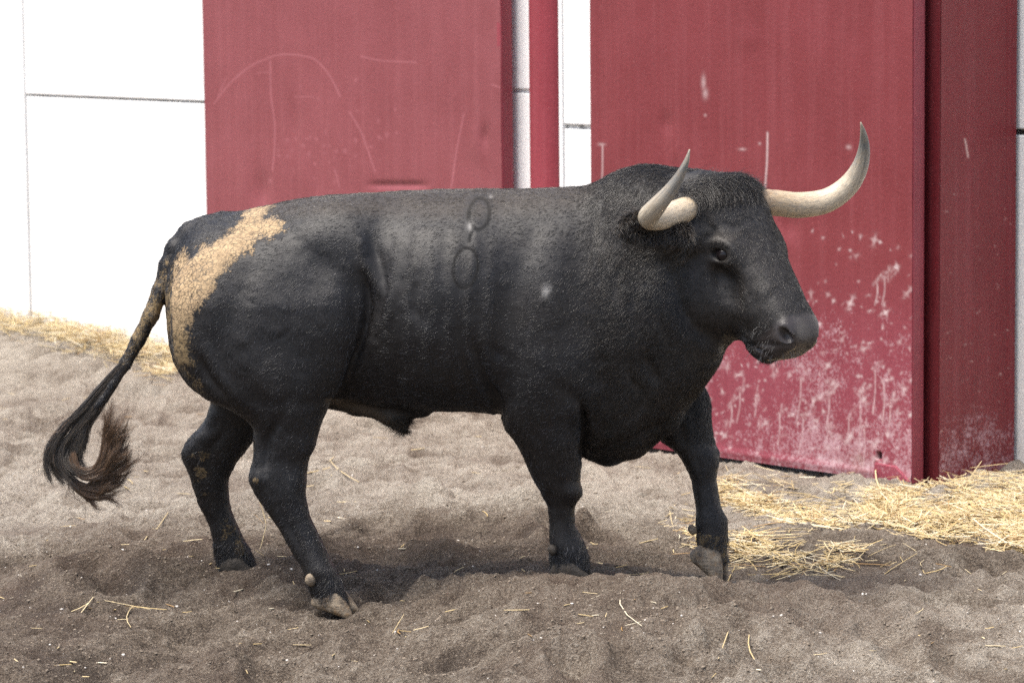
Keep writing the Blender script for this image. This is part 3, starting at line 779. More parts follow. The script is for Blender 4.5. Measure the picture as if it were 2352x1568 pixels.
# tail switch: a long bundle that swings down and curls to the right
def strands(n, roots, paths, spread, r, col, name, k=14, curl=.012, locks=6, wild=1.0):
    "each strand follows a mix of guide paths; guides in picture points with depth"
    G0 = [catmull([P(*q) for q in g], k) for g in paths]; G_ = []
    tt = np.linspace(0, 1, k)[:, None]
    for g in G0:
        for c_ in range(locks):                       # each path splits into wavy locks
            ph_ = rng.random(3)*6.28; fr0 = rng.uniform(5, 9)
            G_.append(g+tt**2.2*rng.normal(0, 1, 3).clip(-1.4, 1.4)*np.array([.038, .02, .034])*wild+wild*.014*tt**1.5*np.sin(fr0*1.3*tt+ph_))
    G_ = np.array(G_)
    gi = rng.integers(0, len(G_), n); t = np.linspace(0, 1, k)
    s0 = rng.random(n)*roots
    base = G_[gi]
    pts = np.empty((n, k, 3))
    T = s0[:, None]+(1-s0[:, None])*t*(rng.uniform(.55, 1.0, (n, 1))**.5)
    ii = np.clip((T*(k-1)).astype(int), 0, k-2); fr_ = T*(k-1)-ii
    for c in range(3):
        pts[..., c] = np.take_along_axis(base[..., c], ii, 1)*(1-fr_)+np.take_along_axis(base[..., c], ii+1, 1)*fr_
    off = rng.normal(0, 1, (n, 3)); off /= np.linalg.norm(off, axis=1, keepdims=True); off *= rng.random((n, 1))**.5
    sp_ = np.interp(T, np.linspace(0, 1, len(spread)), spread)
    pts += off[:, None]*sp_[..., None]
    ph = rng.random((n, 3))*6.28
    pts += curl*sstep(.35, 1, T)[..., None]*np.sin(T[..., None]*np.array([9, 8, 10])+ph[:, None])*rng.random((n, 1, 1))
    rad = r*(1-.6*t)[None]*np.ones((n, 1))
    v = rng.random((n, 1)); cc = np.asarray(col[0])*(1-v)+np.asarray(col[1])*v
    return hair_obj(name, pts, rad, cc, hrm.m)
ty = -.05
strands(5200, .62, [[(292, 826, ty), (245, 890, ty), (205, 945, ty), (165, 1000, ty), (138, 1045, ty), (142, 1080, ty-.01), (165, 1100, ty-.02)],
                    [(285, 840, ty), (240, 900, ty), (205, 950, ty), (180, 1000, ty), (162, 1040, ty), (170, 1070, ty-.02), (195, 1085, ty-.03)],
                    [(296, 830, ty), (258, 885, ty), (225, 940, ty), (198, 985, ty), (190, 1020, ty), (185, 1040, ty)],
                    [(290, 826, ty), (238, 885, ty), (190, 940, ty), (145, 985, ty), (122, 1030, ty), (128, 1072, ty), (150, 1105, ty)]],
        [.011, .013, .015, .014, .012, .009, .006, .004], .0005, [(.016, .016, .018), (.10, .078, .056)], 'tail_switch_hair', 18, .012, 9, .6)
br = [(.045, .028, .018), (.22, .135, .08)]
strands(6500, .12, [[(168, 1040, ty-.02), (180, 1075, ty-.03), (212, 1078, ty-.03), (240, 1050, ty-.03), (250, 1010, ty-.02), (258, 970, ty-.02), (264, 948, ty-.02)],
                    [(165, 1050, ty-.02), (185, 1088, ty-.03), (220, 1085, ty-.03), (250, 1060, ty-.03), (268, 1020, ty-.02), (281, 985, ty-.02)],
                    [(165, 1060, ty-.02), (190, 1095, ty-.03), (230, 1092, ty-.03), (262, 1068, ty-.03), (285, 1035, ty-.02), (292, 1018, ty-.02)],
                    [(150, 1060, ty), (165, 1098, ty-.01), (200, 1118, ty-.01), (240, 1112, ty-.01), (270, 1085, ty), (276, 1065, ty)],
                    [(150, 1070, ty), (170, 1112, ty-.01), (205, 1128, ty-.01), (245, 1118, ty-.01), (275, 1095, ty)],
                    [(155, 1085, ty), (180, 1125, ty), (215, 1137, ty), (250, 1135, ty)]],
        [.012, .009, .0065, .005, .004, .003, .0025], .00042, br, 'tail_switch_hair', 20, .013, 14, .95)
strands(90, .3, [[(240, 880, ty), (190, 940, ty), (140, 975, ty), (100, 1010, ty), (72, 1025, ty)], [(180, 960, ty), (130, 1010, ty), (115, 1060, ty), (108, 1110, ty)], [(170, 1090, ty), (160, 1120, ty), (163, 1150, ty)]],
        [.004, .012, .014, .008], .0005, br, 'tail_switch_hair', 14, .012)
# muzzle whiskers
wf, ww = sample_body(90, (inhead & (HAa > .45) & (HNn < -.06) & (facing > -.3))*1.0)
wp = interp(BV, wf, ww); wnn = interp(BN, wf, ww)+rng.normal(0, .3, (90, 3))+np.array([0, 0, -.35])
wt = np.linspace(0, 1, 4)
wpts = wp[:, None]+(.008+.012*rng.random((90, 1, 1)))*wt[None, :, None]*wnn[:, None]-np.array([0, 0, .008])*(wt**2)[None, :, None]
hair_obj('whiskers', wpts, .0004*(1-.7*wt)[None]*np.ones((90, 1)), np.full((90, 3), .12), hrm.m)
# ------------------------------------------------------------------ the sandy yard
W0 = np.array([1.599, 2.600]); WE = np.array([-.6727, .7399]); WN = np.array([-.7399, -.6727])   # wall line: start, run, outward normal
def wall_sd(x, y):
    "distance in front of the wall line and run along it"
    qx, qy = x-W0[0], y-W0[1]
    return qx*WN[0]+qy*WN[1], qx*WE[0]+qy*WE[1]
CTRL = np.array([(-.56, -.28, .045), (.18, -.27, .172), (.16, -.12, .150), (-.93, .15, .120), (.66, -.06, .085), (-1.7, -.9, .06), (-.4, -1.1, .05), (.6, -1.0, .10), (1.6, -.6, .07), (-.2, .7, .12), (-1.7, .6, .09), (1.2, .9, .08), (.2, 1.6, .06), (-1.0, 1.6, .06), (1.15, .15, .085), (1.1, -.35, .08)])
def rb(x, y, c): return np.exp(-((x-c[0])**2+(y-c[1])**2)/(.62**2))
KM = np.array([[rb(a[0], a[1], b) for b in CTRL] for a in CTRL])
AMP = np.linalg.solve(KM+.01*np.eye(len(CTRL)), CTRL[:, 2])
PRINTS = []
for _ in range(150):
    u, v = rng.uniform(-60, 2420), rng.uniform(850, 1567)
    d = ray(u, v); t = -(C0[2]-.05)/d[2]; p = C0+d*t
    PRINTS.append((p[0], p[1], rng.uniform(.05, .12), rng.uniform(.02, .05), rng.uniform(0, 6.28), rng.uniform(1.1, 1.9)))
def spot_print(u, v, r, dep, z=.06, rot=.2, asp=1.5):
    d = ray(u, v); t = -(C0[2]-z)/d[2]; p = C0+d*t; PRINTS.append((p[0], p[1], r, dep, rot, asp))
spot_print(430, 1375, .17, .05, .05, 0, 1.6); spot_print(640, 1500, .10, .045); spot_print(870, 1440, .10, .04, .05, .1, 1.7); spot_print(1000, 1235, .20, .05, .1, .1, 1.9); spot_print(1150, 1180, .13, .045, .1)
spot_print(390, 1250, .14, .03, .08); spot_print(1480, 1215, .16, .04, .12); spot_print(1950, 1470, .10, .03); spot_print(330, 1510, .12, .03); spot_print(1430, 1245, .10, .03, .14)
def ground_z(x, y, fine=True):
    x = np.atleast_1d(np.asarray(x, float)); y = np.atleast_1d(np.asarray(y, float))
    z = sum(a*rb(x, y, c) for a, c in zip(AMP, CTRL))
    off, run = wall_sd(x, y)
    z = z+(.13*sstep(2.1, 2.6, run)+.05*sstep(3.6, 4.8, run))*np.exp(-(np.maximum(off, 0)/.6)**2)
    z = z-.035*np.exp(-(off/.10)**2)*sstep(.25, .45, run)*(1-sstep(1.75, 2.0, run))
    q = np.stack([x, y, np.zeros_like(x)], -1)
    damp = 1-.9*np.exp(-(off/.5)**2)*(1-sstep(1.9, 2.4, run))
    z = z+damp*(.030*fbm(q, 1.3, 2)+.022*fbm(q+9, 4.0, 3, .55))
    feet = np.zeros_like(x)
    for cx, cy in ((-.56, -.26), (.17, -.18), (-.9, .23), (.66, -.01)): feet = np.maximum(feet, np.exp(-((x-cx)**2+(y-cy)**2)/.16**2))
    for (px, py, r, dep, rot, asp) in PRINTS:
        c, s = math.cos(rot), math.sin(rot); dx, dy = x-px, y-py
        m = (np.abs(dx) < 3.2*r*asp) & (np.abs(dy) < 3.2*r*asp)
        if not m.any(): continue
        dx, dy = dx[m], dy[m]
        a = ((dx*c+dy*s)/(r*asp))**2+((-dx*s+dy*c)/r)**2
        z[m] += (-dep*np.exp(-a**1.3)+.45*dep*np.exp(-((np.sqrt(a)-1.55)/.42)**2))*(1-.7*feet[m])
    # hollows the sunk feet press
    for cx, cy, dep, r in ((.17, -.14, .05, .085), (-.90, .25, .05, .085), (-.52, -.25, .022, .08)):
        z = z-dep*np.exp(-((x-cx)**2+(y-cy)**2)/r**2)
    if fine:
        z = z-.020*np.maximum(vnoise(q+53, 8.5)-.15, 0)+.010*np.abs(vnoise(q+61, 11))-.004
        z = z+.0085*fbm(q, 15, 3, .6)*(1+.6*vnoise(q, 3.0))
        n = vnoise(q+31, 40); z = z+.013*np.maximum(n-.1, 0)-.010*np.maximum(vnoise(q+77, 30)-.2, 0)+.0035*vnoise(q+5, 85)
    return z
def graded(a, b, fine, lo, hi, grow=1.12):
    m = list(np.arange(a, b, fine)); s = fine; x = a
    left = []
    while x > lo: s *= grow; x -= s; left.append(x)
    s = fine; x = m[-1]; right = []
    while x < hi: s *= grow; x += s; right.append(x)
    return np.array(left[::-1]+m+right)
gx = graded(-2.25, 2.25, .0085, -80, 80)
gy0 = np.arange(-1.75, .9, .0085); gy1 = [gy0[-1]]; st = .0085
while gy1[-1] < 8.4: st = min(st*1.006, .022); gy1.append(gy1[-1]+st)
while gy1[-1] < 110: st *= 1.14; gy1.append(gy1[-1]+st)
gym = [gy0[0]]; st = .0085
while gym[-1] > -45: st *= 1.14; gym.append(gym[-1]-st)
gy = np.r_[np.array(gym[1:][::-1]), gy0, np.array(gy1[1:])]
XX, YY = np.meshgrid(gx, gy, indexing='ij')
ZZ = ground_z(XX, YY)
far_ = sstep(3, 7, np.abs(XX))+sstep(9, 12, YY)+sstep(-3, -6, YY); ZZ = ZZ*(1-np.clip(far_, 0, 1))
nxg, nyg = len(gx), len(gy)
ii = np.arange(nxg*nyg).reshape(nxg, nyg)
GQ = np.stack([ii[:-1, :-1], ii[1:, :-1], ii[1:, 1:], ii[:-1, 1:]], -1).reshape(-1, 4)
GVt = np.stack([XX, YY, ZZ], -1).reshape(-1, 3)
sm = N('sand'); st_ = sm.n('TexCoord').outputs['Object']
dry_shade = sm.attr('dry_shade')
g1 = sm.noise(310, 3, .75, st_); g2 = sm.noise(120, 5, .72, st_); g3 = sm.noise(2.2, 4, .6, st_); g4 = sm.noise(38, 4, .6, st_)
dr = sm.math('ADD', dry_shade, sm.math('MULTIPLY', sm.math('SUBTRACT', g3, .5), .30))
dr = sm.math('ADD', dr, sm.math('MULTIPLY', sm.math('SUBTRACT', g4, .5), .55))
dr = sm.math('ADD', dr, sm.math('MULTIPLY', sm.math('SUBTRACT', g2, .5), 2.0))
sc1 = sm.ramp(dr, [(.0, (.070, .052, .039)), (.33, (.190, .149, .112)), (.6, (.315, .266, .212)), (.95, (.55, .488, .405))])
sc1 = sm.mix(sm.ramp(sm.noise(1.4, 3, .6, st_), [(.45, 0.0), (.68, .5)]), sc1, (.140, .094, .070))
sc1 = sm.mix(sm.ramp(g1, [(.34, .8), (.47, 0.0)]), sc1, (.040, .033, .028))
sc1 = sm.mix(sm.ramp(g1, [(.57, 0.0), (.68, .65)]), sc1, (.50, .455, .395))
hgt = sm.math('ADD', sm.math('MULTIPLY', g1, .5), sm.math('ADD', g2, sm.math('MULTIPLY', sm.noise(60, 5, .7, st_), 1.2)))
sm.p(Base_Color=sc1, Roughness=.92, Normal=sm.bump(hgt, 1.0, .014)); sm.b.inputs['Specular IOR Level'].default_value = .2
ground = mesh_obj('ground', GVt, GQ, sm.m); ground['kind'] = 'structure'
fx = GVt.copy(); fx[:, 2] = 0
DRY_SHADE = .38+.44*sstep(.35, 1.6, GVt[:, 1]+.25*fbm(fx, 1.1, 2))+.16*sstep(.9, 2.0, GVt[:, 0]-.5*GVt[:, 1]*0)*sstep(-.2, -1.0, GVt[:, 1])+.12*fbm(fx, .9, 3)
hl = GVt[:, 2]-ground_z(GVt[:, 0], GVt[:, 1], False)
DRY_SHADE = DRY_SHADE+13.0*np.clip(hl, -.03, .03)-.30*np.maximum(vnoise(fx+53, 8.5)-.15, 0)  # paler on raised crumbs, darker in crevices and pits
uG, vG, _ = proj(GVt)
DRY_SHADE += .16*sstep(1500, 2000, uG)*sstep(1250, 1330, vG)
DRY_SHADE -= .34*np.exp(-((uG-1020)/380)**2-((vG-1225)/85)**2)+.20*np.exp(-((uG-400)/200)**2-((vG-1290)/90)**2)+.10*np.exp(-((uG-60)/160)**2-((vG-1420)/90)**2)  # bull's soft belly shadow put into sand colour, plus two darker patches at left
add_attr(ground, 'dry_shade', DRY_SHADE)
def hit(u, v): return hits(np.array([u], float), np.array([v], float))[0]
def rays(u, v): return FW+RT*((u-1176)/FPX)[:, None]-UP*((v-784)/FPX)[:, None]
def hits(u, v, it=5):
    d = rays(u, v); z = np.zeros(len(u))
    for _ in range(it):
        p = C0+d*((z-C0[2])/d[:, 2])[:, None]; z = ground_z(p[:, 0], p[:, 1])
    p[:, 2] = z
    return p
# clods and grit
def rocks(n, u0, u1, v0, v1, r0, r1, mat, name, label, sq=.7):
    u = rng.uniform(u0, u1, n); v = v0+(v1-v0)*rng.random(n)**.9; c = hits(u, v); r = r0*(r1/r0)**(rng.random(n)**2.2)
    ico = np.array([(0, 0, 1), (.894, 0, .447), (.276, .851, .447), (-.724, .526, .447), (-.724, -.526, .447), (.276, -.851, .447), (.724, .526, -.447), (-.276, .851, -.447), (-.894, 0, -.447), (-.276, -.851, -.447), (.724, -.526, -.447), (0, 0, -1)])
    fc = np.array([(0, 1, 2), (0, 2, 3), (0, 3, 4), (0, 4, 5), (0, 5, 1), (1, 6, 2), (2, 7, 3), (3, 8, 4), (4, 9, 5), (5, 10, 1), (6, 7, 2), (7, 8, 3), (8, 9, 4), (9, 10, 5), (10, 6, 1), (11, 7, 6), (11, 8, 7), (11, 9, 8), (11, 10, 9), (11, 6, 10)])
    V = c[:, None]+ico[None]*r[:, None, None]*(1+.35*rng.normal(0, 1, (n, 12, 1)).clip(-1, 1))*np.array([1, 1, sq])*(.75+.5*rng.random((n, 1, 3)))
    F_ = (fc[None]+12*np.arange(n)[:, None, None]).reshape(-1, 3)
    o = mesh_obj(name, V.reshape(-1, 3), F_, mat, None, False)
    tag(o, label, 'grit', kind='stuff')
    return o
cm = N('clod'); cmt = cm.n('TexCoord').outputs['Object']
cm.p(Base_Color=cm.mix(cm.noise(9, 4, .7, cmt), (.15, .118, .090), (.31, .255, .195)), Roughness=.95, Normal=cm.bump(cm.noise(300, 3, .6, cmt), .8, .006))
rocks(16000, -30, 2380, 880, 1580, .0015, .0062, cm.m, 'sand_clods', 'small crumbs of dark sand lying all over the yard')
pm = N('pebble'); pm.p(Base_Color=(.62, .58, .53), Roughness=.8)
rocks(420, -30, 2380, 900, 1580, .0018, .006, pm.m, 'pale_grit', 'tiny pale pebbles and shell bits scattered on the sand')

# ------------------------------------------------------------------ wall and doors, set along one slanting wall line
def run_at(u, v=700, off=0.0):
    d = ray(u, v); o = np.r_[W0, 0]+np.r_[WN, 0]*off; n = np.r_[WN, 0]
    t = ((o-C0)@n)/(d@n); p = C0+d*t
    return (p[:2]-o[:2])@WE
def WP(run, off, z): return np.array([W0[0]+WE[0]*run+WN[0]*off, W0[1]+WE[1]*run+WN[1]*off, z])
def wbox(name, r0, r1, o0, o1, z0, z1, mat, parent=None, bevel=.004, seg=2):
    V = [WP(r, o, z) for r in (r0, r1) for o in (o0, o1) for z in (z0, z1)]
    F_ = [(0, 1, 3, 2), (4, 6, 7, 5), (0, 4, 5, 1), (2, 3, 7, 6), (0, 2, 6, 4), (1, 5, 7, 3)]
    c = np.mean(V, 0)
    n_ = np.cross(np.subtract(V[1], V[0]), np.subtract(V[3], V[0]))
    if n_@(np.mean([V[i] for i in F_[0]], 0)-c) < 0: F_ = [f[::-1] for f in F_]
    o = mesh_obj(name, V, F_, mat, parent, False)
    if bevel:
        b = o.modifiers.new('bevel', 'BEVEL'); b.width = bevel; b.segments = seg
    return o
cw = N('white_wash'); wt_ = cw.n('TexCoord').outputs['Object']
zc = cw.n('SeparateXYZ'); cw.set(zc.inputs[0], wt_)
low = cw.ramp(zc.outputs['Z'], [(.0, 1.0), (.45, 0.0)])
wc = cw.mix(cw.noise(1.2, 5, .65, wt_), (.86, .86, .85), (.80, .80, .79))
wmap = cw.n('Mapping'); cw.set(wmap.inputs['Vector'], wt_); wmap.inputs['Scale'].default_value = (9, 9, .7)
wc = cw.mix(cw.ramp(cw.noise(1.0, 5, .6, wmap.outputs[0]), [(.60, 0.0), (.78, .30)]), wc, (.62, .60, .56))
wc = cw.mix(cw.math('MULTIPLY', low, cw.ramp(cw.noise(7, 5, .7, wt_), [(.45, 0.0), (.75, .55)])), wc, (.55, .47, .38))
wc = cw.mix(cw.ramp(cw.noise(13, 3, .6, wt_), [(.76, 0.0), (.79, .7)]), wc, (.30, .29, .27))
cw.p(Base_Color=wc, Roughness=.9, Normal=cw.bump(cw.math('ADD', cw.noise(180, 4, .6, wt_), cw.math('MULTIPLY', cw.noise(9, 4, .6, wt_), 2.0)), .25, .006))
cj = N('joint_mortar'); jt = cj.n('TexCoord').outputs['Object']
cj.p(Base_Color=cj.mix(cj.ramp(cj.noise(14, 5, .7, jt), [(.5, 0.0), (.66, 1.0)]), (.74, .73, .71), (.10, .095, .09)), Roughness=.95)
WT = 3.3
rL = run_at(480); rLe = run_at(1155); rJ0 = run_at(1197); rJ1 = run_at(1262); rS0 = run_at(1266); rS1 = run_at(1362); rR0 = run_at(1360); rR1 = run_at(2095)
rV = run_at(53)
wall = bpy.data.objects.new('white_wall', None); COL.objects.link(wall)
tag(wall, 'white painted concrete panel wall running behind the bull on the left', 'wall', kind='thing')
ZJ = 1.395
wbox('backing', rL-.88, rV+26, -.30, -.078, -.3, WT+.01, cj.m, wall, 0)
wbox('panel', rL-.9, rV-.004, -.135, -.05, -.3, ZJ-.006, cw.m, wall, .006)
wbox('panel', rL-.9, rV-.004, -.135, -.046, ZJ+.006, WT, cw.m, wall, .006)
wbox('panel', rV+.004, rV+26, -.135, -.042, -.3, WT, cw.m, wall, .006)
wall2 = bpy.data.objects.new('white_wall', None); COL.objects.link(wall2)
tag(wall2, 'narrow white wall strip between the two red doors', 'wall', kind='thing')
zs = 1.352
wbox('panel', rS1-.25, rS0-.012, -.20, -.075, -.3, zs-.010, cw.m, wall2, .006)
wbox('panel', rS1-.25, rS0-.012, -.20, -.072, zs+.010, WT, cw.m, wall2, .006)
wbox('backing', rS1-.24, rS0-.02, -.26, -.095, -.3, WT, cj.m, wall2, 0)
wbox('edge_strip', rS0-.011, rS0+.012, -.20, -.066, -.3, WT, cw.m, wall2, .003)
# strip of wall that shows in the slit beside the left door
wall3 = bpy.data.objects.new('white_wall', None); COL.objects.link(wall3)
tag(wall3, 'thin shaded slit of white wall between the left door and its red jamb', 'wall', kind='thing')
wbox('panel', rJ0+.004, rLe+.10, -.16, -.105, -.3, 1.49, cw.m, wall3, .004)
wbox('panel', rJ0+.004, rLe+.10, -.16, -.105, 1.51, WT, cw.m, wall3, .004)
wbox('backing', rJ0+.004, rLe+.10, -.2, -.125, -.3, WT, cw.m, wall3, 0)

# red paint: base and wear come from per-vertex colour (splashes, drips, scratches lie on the sheet itself)
rp = N('red_paint'); rt = rp.n('TexCoord').outputs['Object']
rc = rp.attr('paint', 'Color'); splash = rp.attr('splash')
rc = rp.mix(rp.ramp(rp.noise(3.0, 5, .6, rt), [(.3, .55), (.7, 0.0)]), rc, (.72, .60, .60), 'MULTIPLY')
rmap = rp.n('Mapping'); rp.set(rmap.inputs['Vector'], rt); rmap.inputs['Scale'].default_value = (22, 22, .9)
rc = rp.mix(rp.ramp(rp.noise(1.0, 4, .6, rmap.outputs[0]), [(.45, 0.0), (.75, .12)]), rc, (.30, .12, .13), 'SCREEN')
sp1 = rp.math('ADD', splash, rp.math('MULTIPLY', rp.math('SUBTRACT', rp.noise(75, 5, .7, rt), .5), .85))
sp1 = rp.math('ADD', sp1, rp.math('MULTIPLY', rp.math('SUBTRACT', rp.noise(16, 4, .65, rt), .5), .55))
spm = rp.ramp(sp1, [(.44, 0.0), (.58, .42), (.76, .85)])
rc = rp.mix(spm, rc, (.54, .37, .40))
rc = rp.mix(rp.ramp(rp.noise(230, 2, .5, rt), [(.70, 0.0), (.74, .5)]), rc, (.50, .30, .30))
rp.p(Base_Color=rc, Roughness=rp.ramp(rp.noise(12, 4, .6, rt), [(.3, .34), (.7, .50)]),
     Normal=rp.bump(rp.math('ADD', rp.math('MULTIPLY', rp.noise(55, 4, .55, rt), 1.0), rp.math('MULTIPLY', rp.noise(260, 3, .6, rt), .45)), .28, .005))
rp.b.inputs['Specular IOR Level'].default_value = .32
def red_obj(o, c=(.34, .072, .092), spl=None):
    n = len(o.data.vertices)
    add_attr(o, 'paint', np.tile(np.array(c), (n, 1))); add_attr(o, 'splash', np.full(n, .12) if spl is None else spl)
def steel_sheet(name, r0, r1, off, z0, z1, parent, paint_fn, step=.0055):
    "front sheet of a door as a dense grid so that dents are real"
    R = np.arange(min(r0, r1), max(r0, r1)+step, step); Zs = np.arange(z0, z1, step)
    RR, ZZ_ = np.meshgrid(R, Zs, indexing='ij'); rr, zz = RR.ravel(), ZZ_.ravel()
    base = np.stack([W0[0]+WE[0]*rr+WN[0]*off, W0[1]+WE[1]*rr+WN[1]*off, zz], 1)
    u, v, _ = proj(base)
    disp, col_, spl = paint_fn(u, v, rr, zz, base)
    V = base+np.r_[WN, 0]*disp[:, None]
    i = np.arange(len(rr)).reshape(RR.shape)
    Q = np.stack([i[:-1, :-1], i[:-1, 1:], i[1:, 1:], i[1:, :-1]], -1).reshape(-1, 4)
    nrm = np.cross(V[Q[0, 1]]-V[Q[0, 0]], V[Q[0, 3]]-V[Q[0, 0]])
    if nrm@np.r_[WN, 0] < 0: Q = Q[:, ::-1]
    o = mesh_obj(name, V, Q, rp.m, parent)
    add_attr(o, 'paint', col_); add_attr(o, 'splash', spl)
    return o
def line_mask(u, v, pts, w_): return np.exp(-(seg_dist(u, v, smooth_pts(pts, 8))[0]/w_)**2)
PINK = np.array([.42, .155, .175])
def paint_left(u, v, r, z, b):
    disp = .0025*fbm(b, 2.2, 2)
    disp += .004*np.exp(-((u-560)/18)**2-((v-420)/60)**2)-.006*np.exp(-((u-675)/14)**2-((v-300)/70)**2)
    disp += -.010*np.exp(-((u-1112)/10)**2-((v-315)/26)**2)+.006*np.exp(-((u-1095)/14)**2-((v-330)/40)**2)
    disp += -.008*np.exp(-((v-425)/8)**2)*sstep(830, 880, u)*(1-sstep(950, 1000, u)); disp += .005*np.exp(-((u-700)/16)**2-((v-410)/40)**2)
    disp += .003*np.exp(-((u-780)/25)**2)*sstep(150, 400, v)
    disp -= .012*np.exp(-((u-600)/20)**2-((v-440)/40)**2)
    c = np.tile(np.array([.250, .068, .077]), (len(u), 1))  # sky glare put into the base colour: lighter, pinker red than the right door
    m = np.zeros(len(u))
    for pts, w_, a in (([(492, 238), (530, 190), (590, 145), (655, 125), (715, 133), (755, 170), (782, 222)], 1.8, .6), ([(621, 140), (622, 210), (632, 290), (631, 345), (626, 392)], 1.8, .6),
                       ([(804, 258), (830, 305), (862, 394)], 1.7, .6), ([(1066, 262), (1050, 340), (1036, 432)], 1.7, .6), ([(830, 130), (880, 140), (955, 143)], 1.8, .55), ([(1130, 195), (1150, 202)], 2, .6),
                       ([(676, 223), (720, 222)], 1.6, .4), ([(590, 168), (620, 165)], 1.6, .4), ([(770, 390), (782, 430)], 1.8, .5), ([(520, 180), (500, 222)], 1.6, .4)):
        m = np.maximum(m, a*line_mask(u, v, pts, w_))
    for _ in range(46):
        su, sv = rng.normal(740, 70), rng.normal(330, 60)
        m = np.maximum(m, rng.uniform(.25, .6)*np.exp(-((u-su)/rng.uniform(1.5, 5))**2-((v-sv)/rng.uniform(1.5, 6))**2))
    c = c*(1-m[:, None])+PINK*m[:, None]
    return disp, c, np.full(len(u), .10)
def paint_right(u, v, r, z, b):
    disp = .0022*fbm(b, 2.4, 2)
    for du, dv, su, sv, a in ((1530, 285, 16, 26, -.006), (1552, 385, 12, 22, -.006), (1815, 520, 22, 40, -.010), (1790, 555, 30, 30, .006), (1720, 90, 26, 26, .003), (1870, 130, 50, 60, .003),
                              (1955, 200, 40, 150, .003), (1900, 470, 60, 30, .002), (2030, 330, 30, 140, .002), (1445, 230, 12, 40, -.002), (1560, 180, 16, 110, .002)):
        disp += a*np.exp(-((u-du)/su)**2-((v-dv)/sv)**2)
    disp += .004*np.exp(-(((u-1650)*.14+1045-v-10)/9)**2)
    c = np.tile(np.array([.205, .038, .044]), (len(u), 1))
    low_ = sstep(560, 900, v)
    c = c*(1-.30*low_[:, None])+np.array([.36, .085, .14])*.30*low_[:, None]
    m = line_mask(u, v, [(1763, 305), (1762, 360), (1757, 432)], 2.2)*.7
    m = np.maximum(m, .55*line_mask(u, v, [(1384, 335), (1384, 380), (1382, 425)], 2.0))
    for pu, pv, ru, rv in ((1616, 190, 5, 16), (1620, 215, 6, 12), (1382, 332, 8, 3), (1705, 343, 8, 3), (1745, 330, 3, 3), (1620, 265, 3, 3), (1950, 338, 6, 5)):
        m = np.maximum(m, .5*np.exp(-((u-pu)/ru)**2-((v-pv)/rv)**2))
    spl = .06+.37*sstep(560, 900, v)+.12*fbm(b, 3.0, 3)*sstep(560, 760, v)
    spl += .16*np.exp(-((u-1870)/90)**2-((v-760)/80)**2)+.10*sstep(900, 1050, v)*sstep(1800, 2000, u)
    for k in range(330):                              # flung blobs, most of them slanting up to the right
        su = rng.uniform(1610, 2095); sv = 520+560*rng.random()**.75
        if sv < 640 and su < 1850: continue
        big = rng.random()**3
        L_ = 2+14*big*rng.random()+3*rng.random(); w_ = 1.6+3.2*big; an = rng.normal(-.85, .5)
        dd = (np.abs(u-su) < 60) & (np.abs(v-sv) < 60); du_, dv_ = u[dd]-su, v[dd]-sv
        a = du_*math.cos(an)+dv_*math.sin(an); q = -du_*math.sin(an)+dv_*math.cos(an)
        q = q*(1+.5*np.sin(a*.35+su)); mk = np.exp(-(a/L_)**2-(q/w_)**2); m[dd] = np.maximum(m[dd], rng.uniform(.25, .95)*mk)
    for su, sv, ln in ((1700, 900, 70), (1840, 870, 95), (1905, 900, 85), (1975, 905, 130), (2010, 850, 100), (2030, 880, 90), (2032, 640, 60), (2015, 650, 50), (1680, 930, 50), (1845, 960, 80), (1950, 960, 60), (1790, 950, 70), (2045, 930, 70), (1985, 985, 90), (1735, 915, 40), (1625, 905, 60), (1900, 985, 40)):
        w1 = rng.uniform(-6, 6)
        dr_ = line_mask(u, v, [(su, sv), (su+w1*.3, sv+ln*.4), (su-7+w1, sv+ln)], 1.7)
        m = np.maximum(m, .8*dr_*(.7+.3*vnoise(b, 60)))
        for k in range(rng.integers(2, 6)):
            an = rng.uniform(-1.4, -.5); L_ = rng.uniform(14, 34)
            m = np.maximum(m, rng.uniform(.3, .8)*(.55+.6*vnoise(b, 90)).clip(0, 1)*line_mask(u, v, [(su+rng.uniform(-9, 9), sv+rng.uniform(-8, 8)), (su+L_*math.cos(an), sv+L_*math.sin(an))], rng.uniform(1.5, 4.2)))
    hole = np.exp(-((u-2019)/5)**6-((v-1046)/8)**6)
    m = np.clip(m, 0, 1); m = m*.85; c = c*(1-m[:, None])+np.array([.72, .62, .61])*m[:, None]
    dirt = .8*np.exp(-((u-1975)/20)**2-((v-1060)/26)**2)*(.5+.5*vnoise(b, 40)); dirt = np.clip(dirt, 0, 1)[:, None]
    c = c*(1-dirt)+np.array([.45, .36, .31])*dirt
    c = c*(1-hole[:, None])+.004*hole[:, None]; disp -= .03*hole; spl = spl*(1-hole)
    return disp, c, spl
doorL = bpy.data.objects.new('red_door', None); COL.objects.link(doorL)
tag(doorL, 'tall faded red steel door with a scratched arc behind the bull\'s rump', 'door', kind='thing')
steel_sheet('sheet', rLe, rL, .0, -.05, 2.9, doorL, paint_left)
TH = .07
o = wbox('edge_frame', rLe-.004, rLe+.03, -TH, -.002, -.05, 2.9, rp.m, doorL, .006); red_obj(o, (.27, .045, .062))
o = wbox('back_sheet', rLe+.03, rL-.0, -TH, -.045, -.05, 2.9, rp.m, doorL, 0); red_obj(o)
doorR = bpy.data.objects.new('red_door', None); COL.objects.link(doorR)
tag(doorR, 'red steel door splashed with white behind the bull\'s head', 'door', kind='thing')
steel_sheet('sheet', rR1, rR0, .0, -.008, 2.7, doorR, paint_right)
o = wbox('edge_frame', rR1-.004, rR1+.05, -TH, -.002, -.008, 2.7, rp.m, doorR, .006); red_obj(o, (.25, .043, .060), np.full(8, .22))
